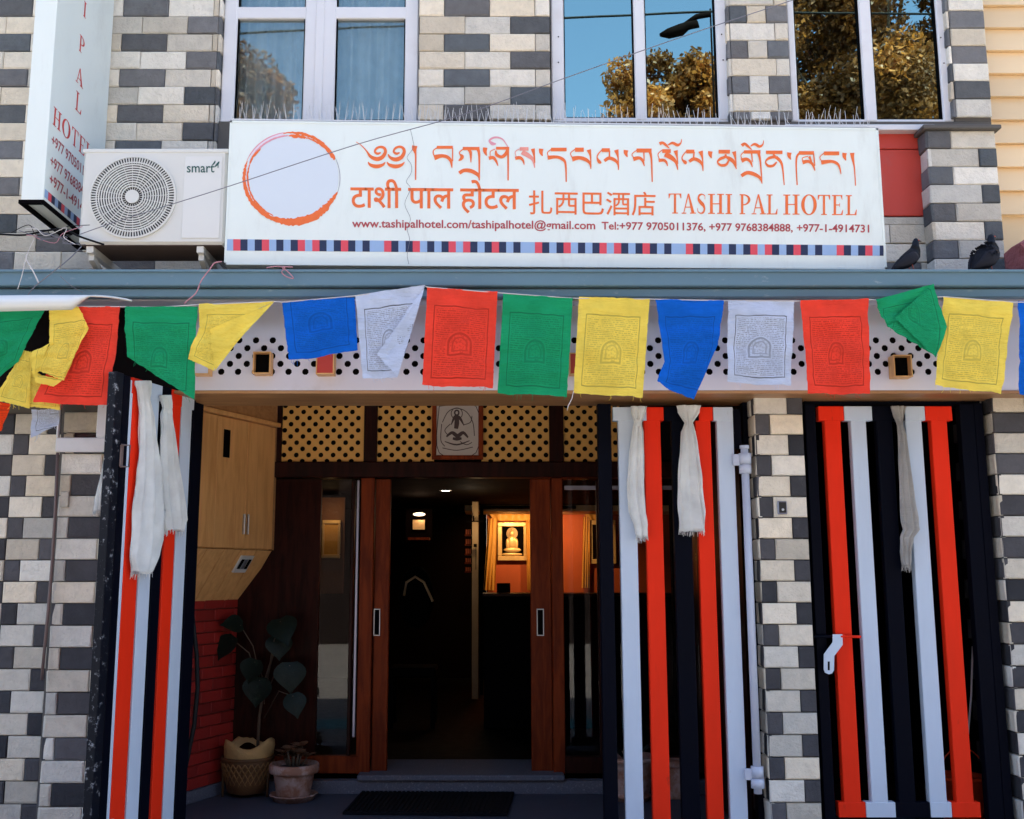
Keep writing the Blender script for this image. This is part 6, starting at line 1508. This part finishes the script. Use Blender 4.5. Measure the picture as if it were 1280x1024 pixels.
# pots behind the half open gate
p2 = thing('glazed_pot', 'pale round plant pot behind the bars of the half open gate', 'potted plant', PZ(795, 1000, 0))
c = PZ(792, 1005, 0); c.y += .12
mb = MB(); mb.lathe([(.001, .0), (.11, .0), (.13, .03), (.135, .035), (.12, .04), (.125, .06), (.16, .20), (.175, .26), (.185, .262), (.185, .285), (.165, .288), (.15, .24), (.001, .235)], c, 32); obj('pot', mb, M['terracotta'], p2)
mb = MB()
for i in range(10):
    a = i*2.4; vs, fs = leaf_shape(c+Vector((.05*cos(a), .05*sin(a), .26)), (cos(a)*.6, sin(a)*.6, 1), (0, 0, 1), .16, .03, heart=False); obj('leaf', MB().add(vs, fs, 0, True), M['leaf_dark'], p2)
p3 = thing('cardboard_crate', 'small pale crate standing on the porch behind the red bar of the half open gate', 'crate', PZ(838, 1000, 0))
c = PZ(838, 1004, 0); mb = MB(); mb.box((c.x-.07, c.y+.1, .0), (c.x+.14, c.y+.3, .2), bev=.004); mb.box((c.x-.06, c.y+.12, .2015), (c.x+.13, c.y+.28, .24), bev=.004); obj('crate', mb, M['terracotta'], p3)
mt_ = thing('door_mat', 'black ribbed rubber door mat in front of the doorstep', 'mat', PZ(535, 1005, 0))
q = [PZ(428, 1018, .006), PZ(634, 1020, .006), PZ(643, 992, .006), PZ(453, 990.5, .006)]
mb = MB(); mb.hexa([q[3], q[2], q[1], q[0]], (0, 0, .012)); obj('sheet', mb, M['mat'], mt_)
for i in range(34):
    k = (i+.5)/34; a = q[0].lerp(q[1], k); b = q[3].lerp(q[2], k); mb = MB(); w = Vector((.009, 0, 0))
    a, b = a.lerp(b, .04), b.lerp(a, .04)
    mb.hexa([a-w+Vector((0, 0, .0125)), a+w+Vector((0, 0, .0125)), b+w+Vector((0, 0, .0125)), b-w+Vector((0, 0, .0125))], (0, 0, .006)); obj('rib', mb, M['mat'], mt_)

# ------------------------------------------------------------------ far side of the street (seen in the panes)
for (x0, x1, h_, lab) in ((-22, -9.2, 7.6, 'dark brown brick house across the street, leftmost'), (-9, 1.5, 6.8, 'low dark brick house across the street, opposite the doorway'), (1.7, 13, 7.4, 'dark brick house across the street behind the golden tree'), (13.2, 26, 8.0, 'tall dark brick house across the street, rightmost')):
    hs = thing('brick_house', lab, 'building', ((x0+x1)/2, -15, -.2)); mb = MB(); mb.box((x0, -20, -.2), (x1, -14, h_)); obj('wall', mb, M['house_brick'], hs)
    mb = MB(); mb.box((x0-.2, -20.2, h_+.002), (x1+.2, -13.7, h_+.3), bev=.03); obj('roof', mb, M['dark'], hs)
    for f_ in (0.9, 3.7):
        x = x0+1
        while x < x1-1.6:
            w_ = MB(); w_.box((x, -14.03, f_), (x+1.2, -13.98, f_+1.5)); wo_ = obj('window', w_, M['dark'], hs); w_ = MB(); w_.box((x+.07, -13.979, f_+.07), (x+1.13, -13.96, f_+1.43)); obj('pane', w_, M['dark'], wo_); x += 2.6
mb = MB(); mb.box((-40, -9.8, -.19), (40, -9.5, 1.9)); gw = obj('garden_wall', mb, M['house_brick'], label='long low dark garden wall on the far side of the street', category='wall')
def tree_mesh(seed, H, rx, n, c0, rz=.42):
    rr = random.Random(seed); mb = MB(); tones = []
    cl = []
    for i in range(110):
        a = rr.uniform(0, 2*pi); h = rr.random(); r = rx*sqrt(rr.random())*(1-.55*abs(h-.35)**1.1)
        cl.append((Vector((r*cos(a), r*sin(a), H*(1-rz*2)+h*H*rz*2*.96)), rr.uniform(.45, 1.0)*rx*.30, rr.random()))
    for i in range(n):
        c, r, tn = cl[rr.randrange(len(cl))]
        d = Vector((rr.gauss(0, 1), rr.gauss(0, 1), rr.gauss(0, .8))); d = d.normalized()*r*rr.random()**.4
        p = c+d; s = rr.uniform(.026, .058)
        ax = Vector((rr.gauss(0, 1), rr.gauss(0, 1), rr.gauss(0, 1))).normalized(); bx = ax.cross(Vector((rr.gauss(0, 1), rr.gauss(0, 1), rr.gauss(0, 1)))).normalized()
        mb.add([p+ax*s*1.5, p+bx*s*.8, p-ax*s*1.5, p-bx*s*.8], [(0, 1, 2, 3)]); tones.append(min(1, max(0, tn*.6+rr.random()*.5)))
    return mb, tones, cl
def tree(label, x, y, H, rx, n, seed, rz=.42):
    t = thing('street_tree', label, 'tree', (x, y, -.15), group='autumn trees across the street')
    mb, tones, cl = tree_mesh(seed, H, rx, n, None, rz)
    for v in mb.v: v += Vector((x, y, -.15))
    o = obj('crown', mb, M['leaves'], t)
    at = o.data.attributes.new('tone', 'FLOAT', 'FACE'); at.data.foreach_set('value', tones)
    tb = MB(); tb.tube([(x, y, -.15), (x+.1, y, H*.3), (x-.1, y+.1, H*.6), (x, y, H*.85)], [.22, .17, .10, .03], 10); obj('trunk', tb, M['bark'], t)
    for c, r, _ in cl[:16]:
        z0 = H*(.3+.4*R.random()); m2 = MB(); m2.tube([(x, y, z0), (x+c.x*.5, y+c.y*.5, (z0+c.z)/2+.2), (x+c.x, y+c.y, c.z-.15)], [.06, .04, .015], 6); obj('branch', m2, M['bark'], t)
tree('broad golden brown street tree across the road, mirrored in the right window', 8.3, -7.2, 16.8, 3.4, 130000, 1, .26)
tree('lower golden street tree across the road, mirrored in the middle window', 3.75, -7.0, 12.1, 1.6, 48000, 2, .2)
tree('slim brown street tree across the road, mirrored in the left window', -5.55, -7.0, 12.6, 1.7, 34000, 3, .25)
tree('street tree across the road at the far left', -14, -7.5, 13, 3.2, 9000, 4)
sl = thing('street_lamp', 'dark street lamp with a drooping head across the road, mirrored in the middle window', 'street lamp', (3.95, -4.0, -.15))
mb = MB(); mb.tube([(3.95, -4, -.15), (3.95, -4, 11.4)], [.05, .015], 10); obj('pole', mb, M['pole_dark'], sl)
mb = MB(); mb.tube([(3.95, -4, 11.3), (3.7, -4, 11.25), (3.5, -4, 11.1)], .05, 8); obj('arm', mb, M['pole_dark'], sl)
mb = MB(); loft(mb, [(Vector((3.72, -4, 11.12)), .04, .08, (-1, 0, -.3)), (Vector((3.55, -4, 11.08)), .09, .07, (-1, 0, -.3)), (Vector((3.42, -4, 11.0)), .10, .11, (-1, 0, -.3)), (Vector((3.2, -4, 10.93)), .10, .09, (-1, 0, -.3)), (Vector((3.05, -4, 10.9)), .03, .03, (-1, 0, -.3))], 14); obj('lamp_head', mb, M['pole_dark'], sl)
mb = MB(); mb.tube([(-30, -4.0, 10.3), (-5, -4, 10.9), (3.95, -4, 11.35), (30, -4, 11.0)], .02, 6); obj('overhead_line', mb, M['wiremat'], label='dark overhead line along the far side of the street, mirrored in the windows', category='cable')
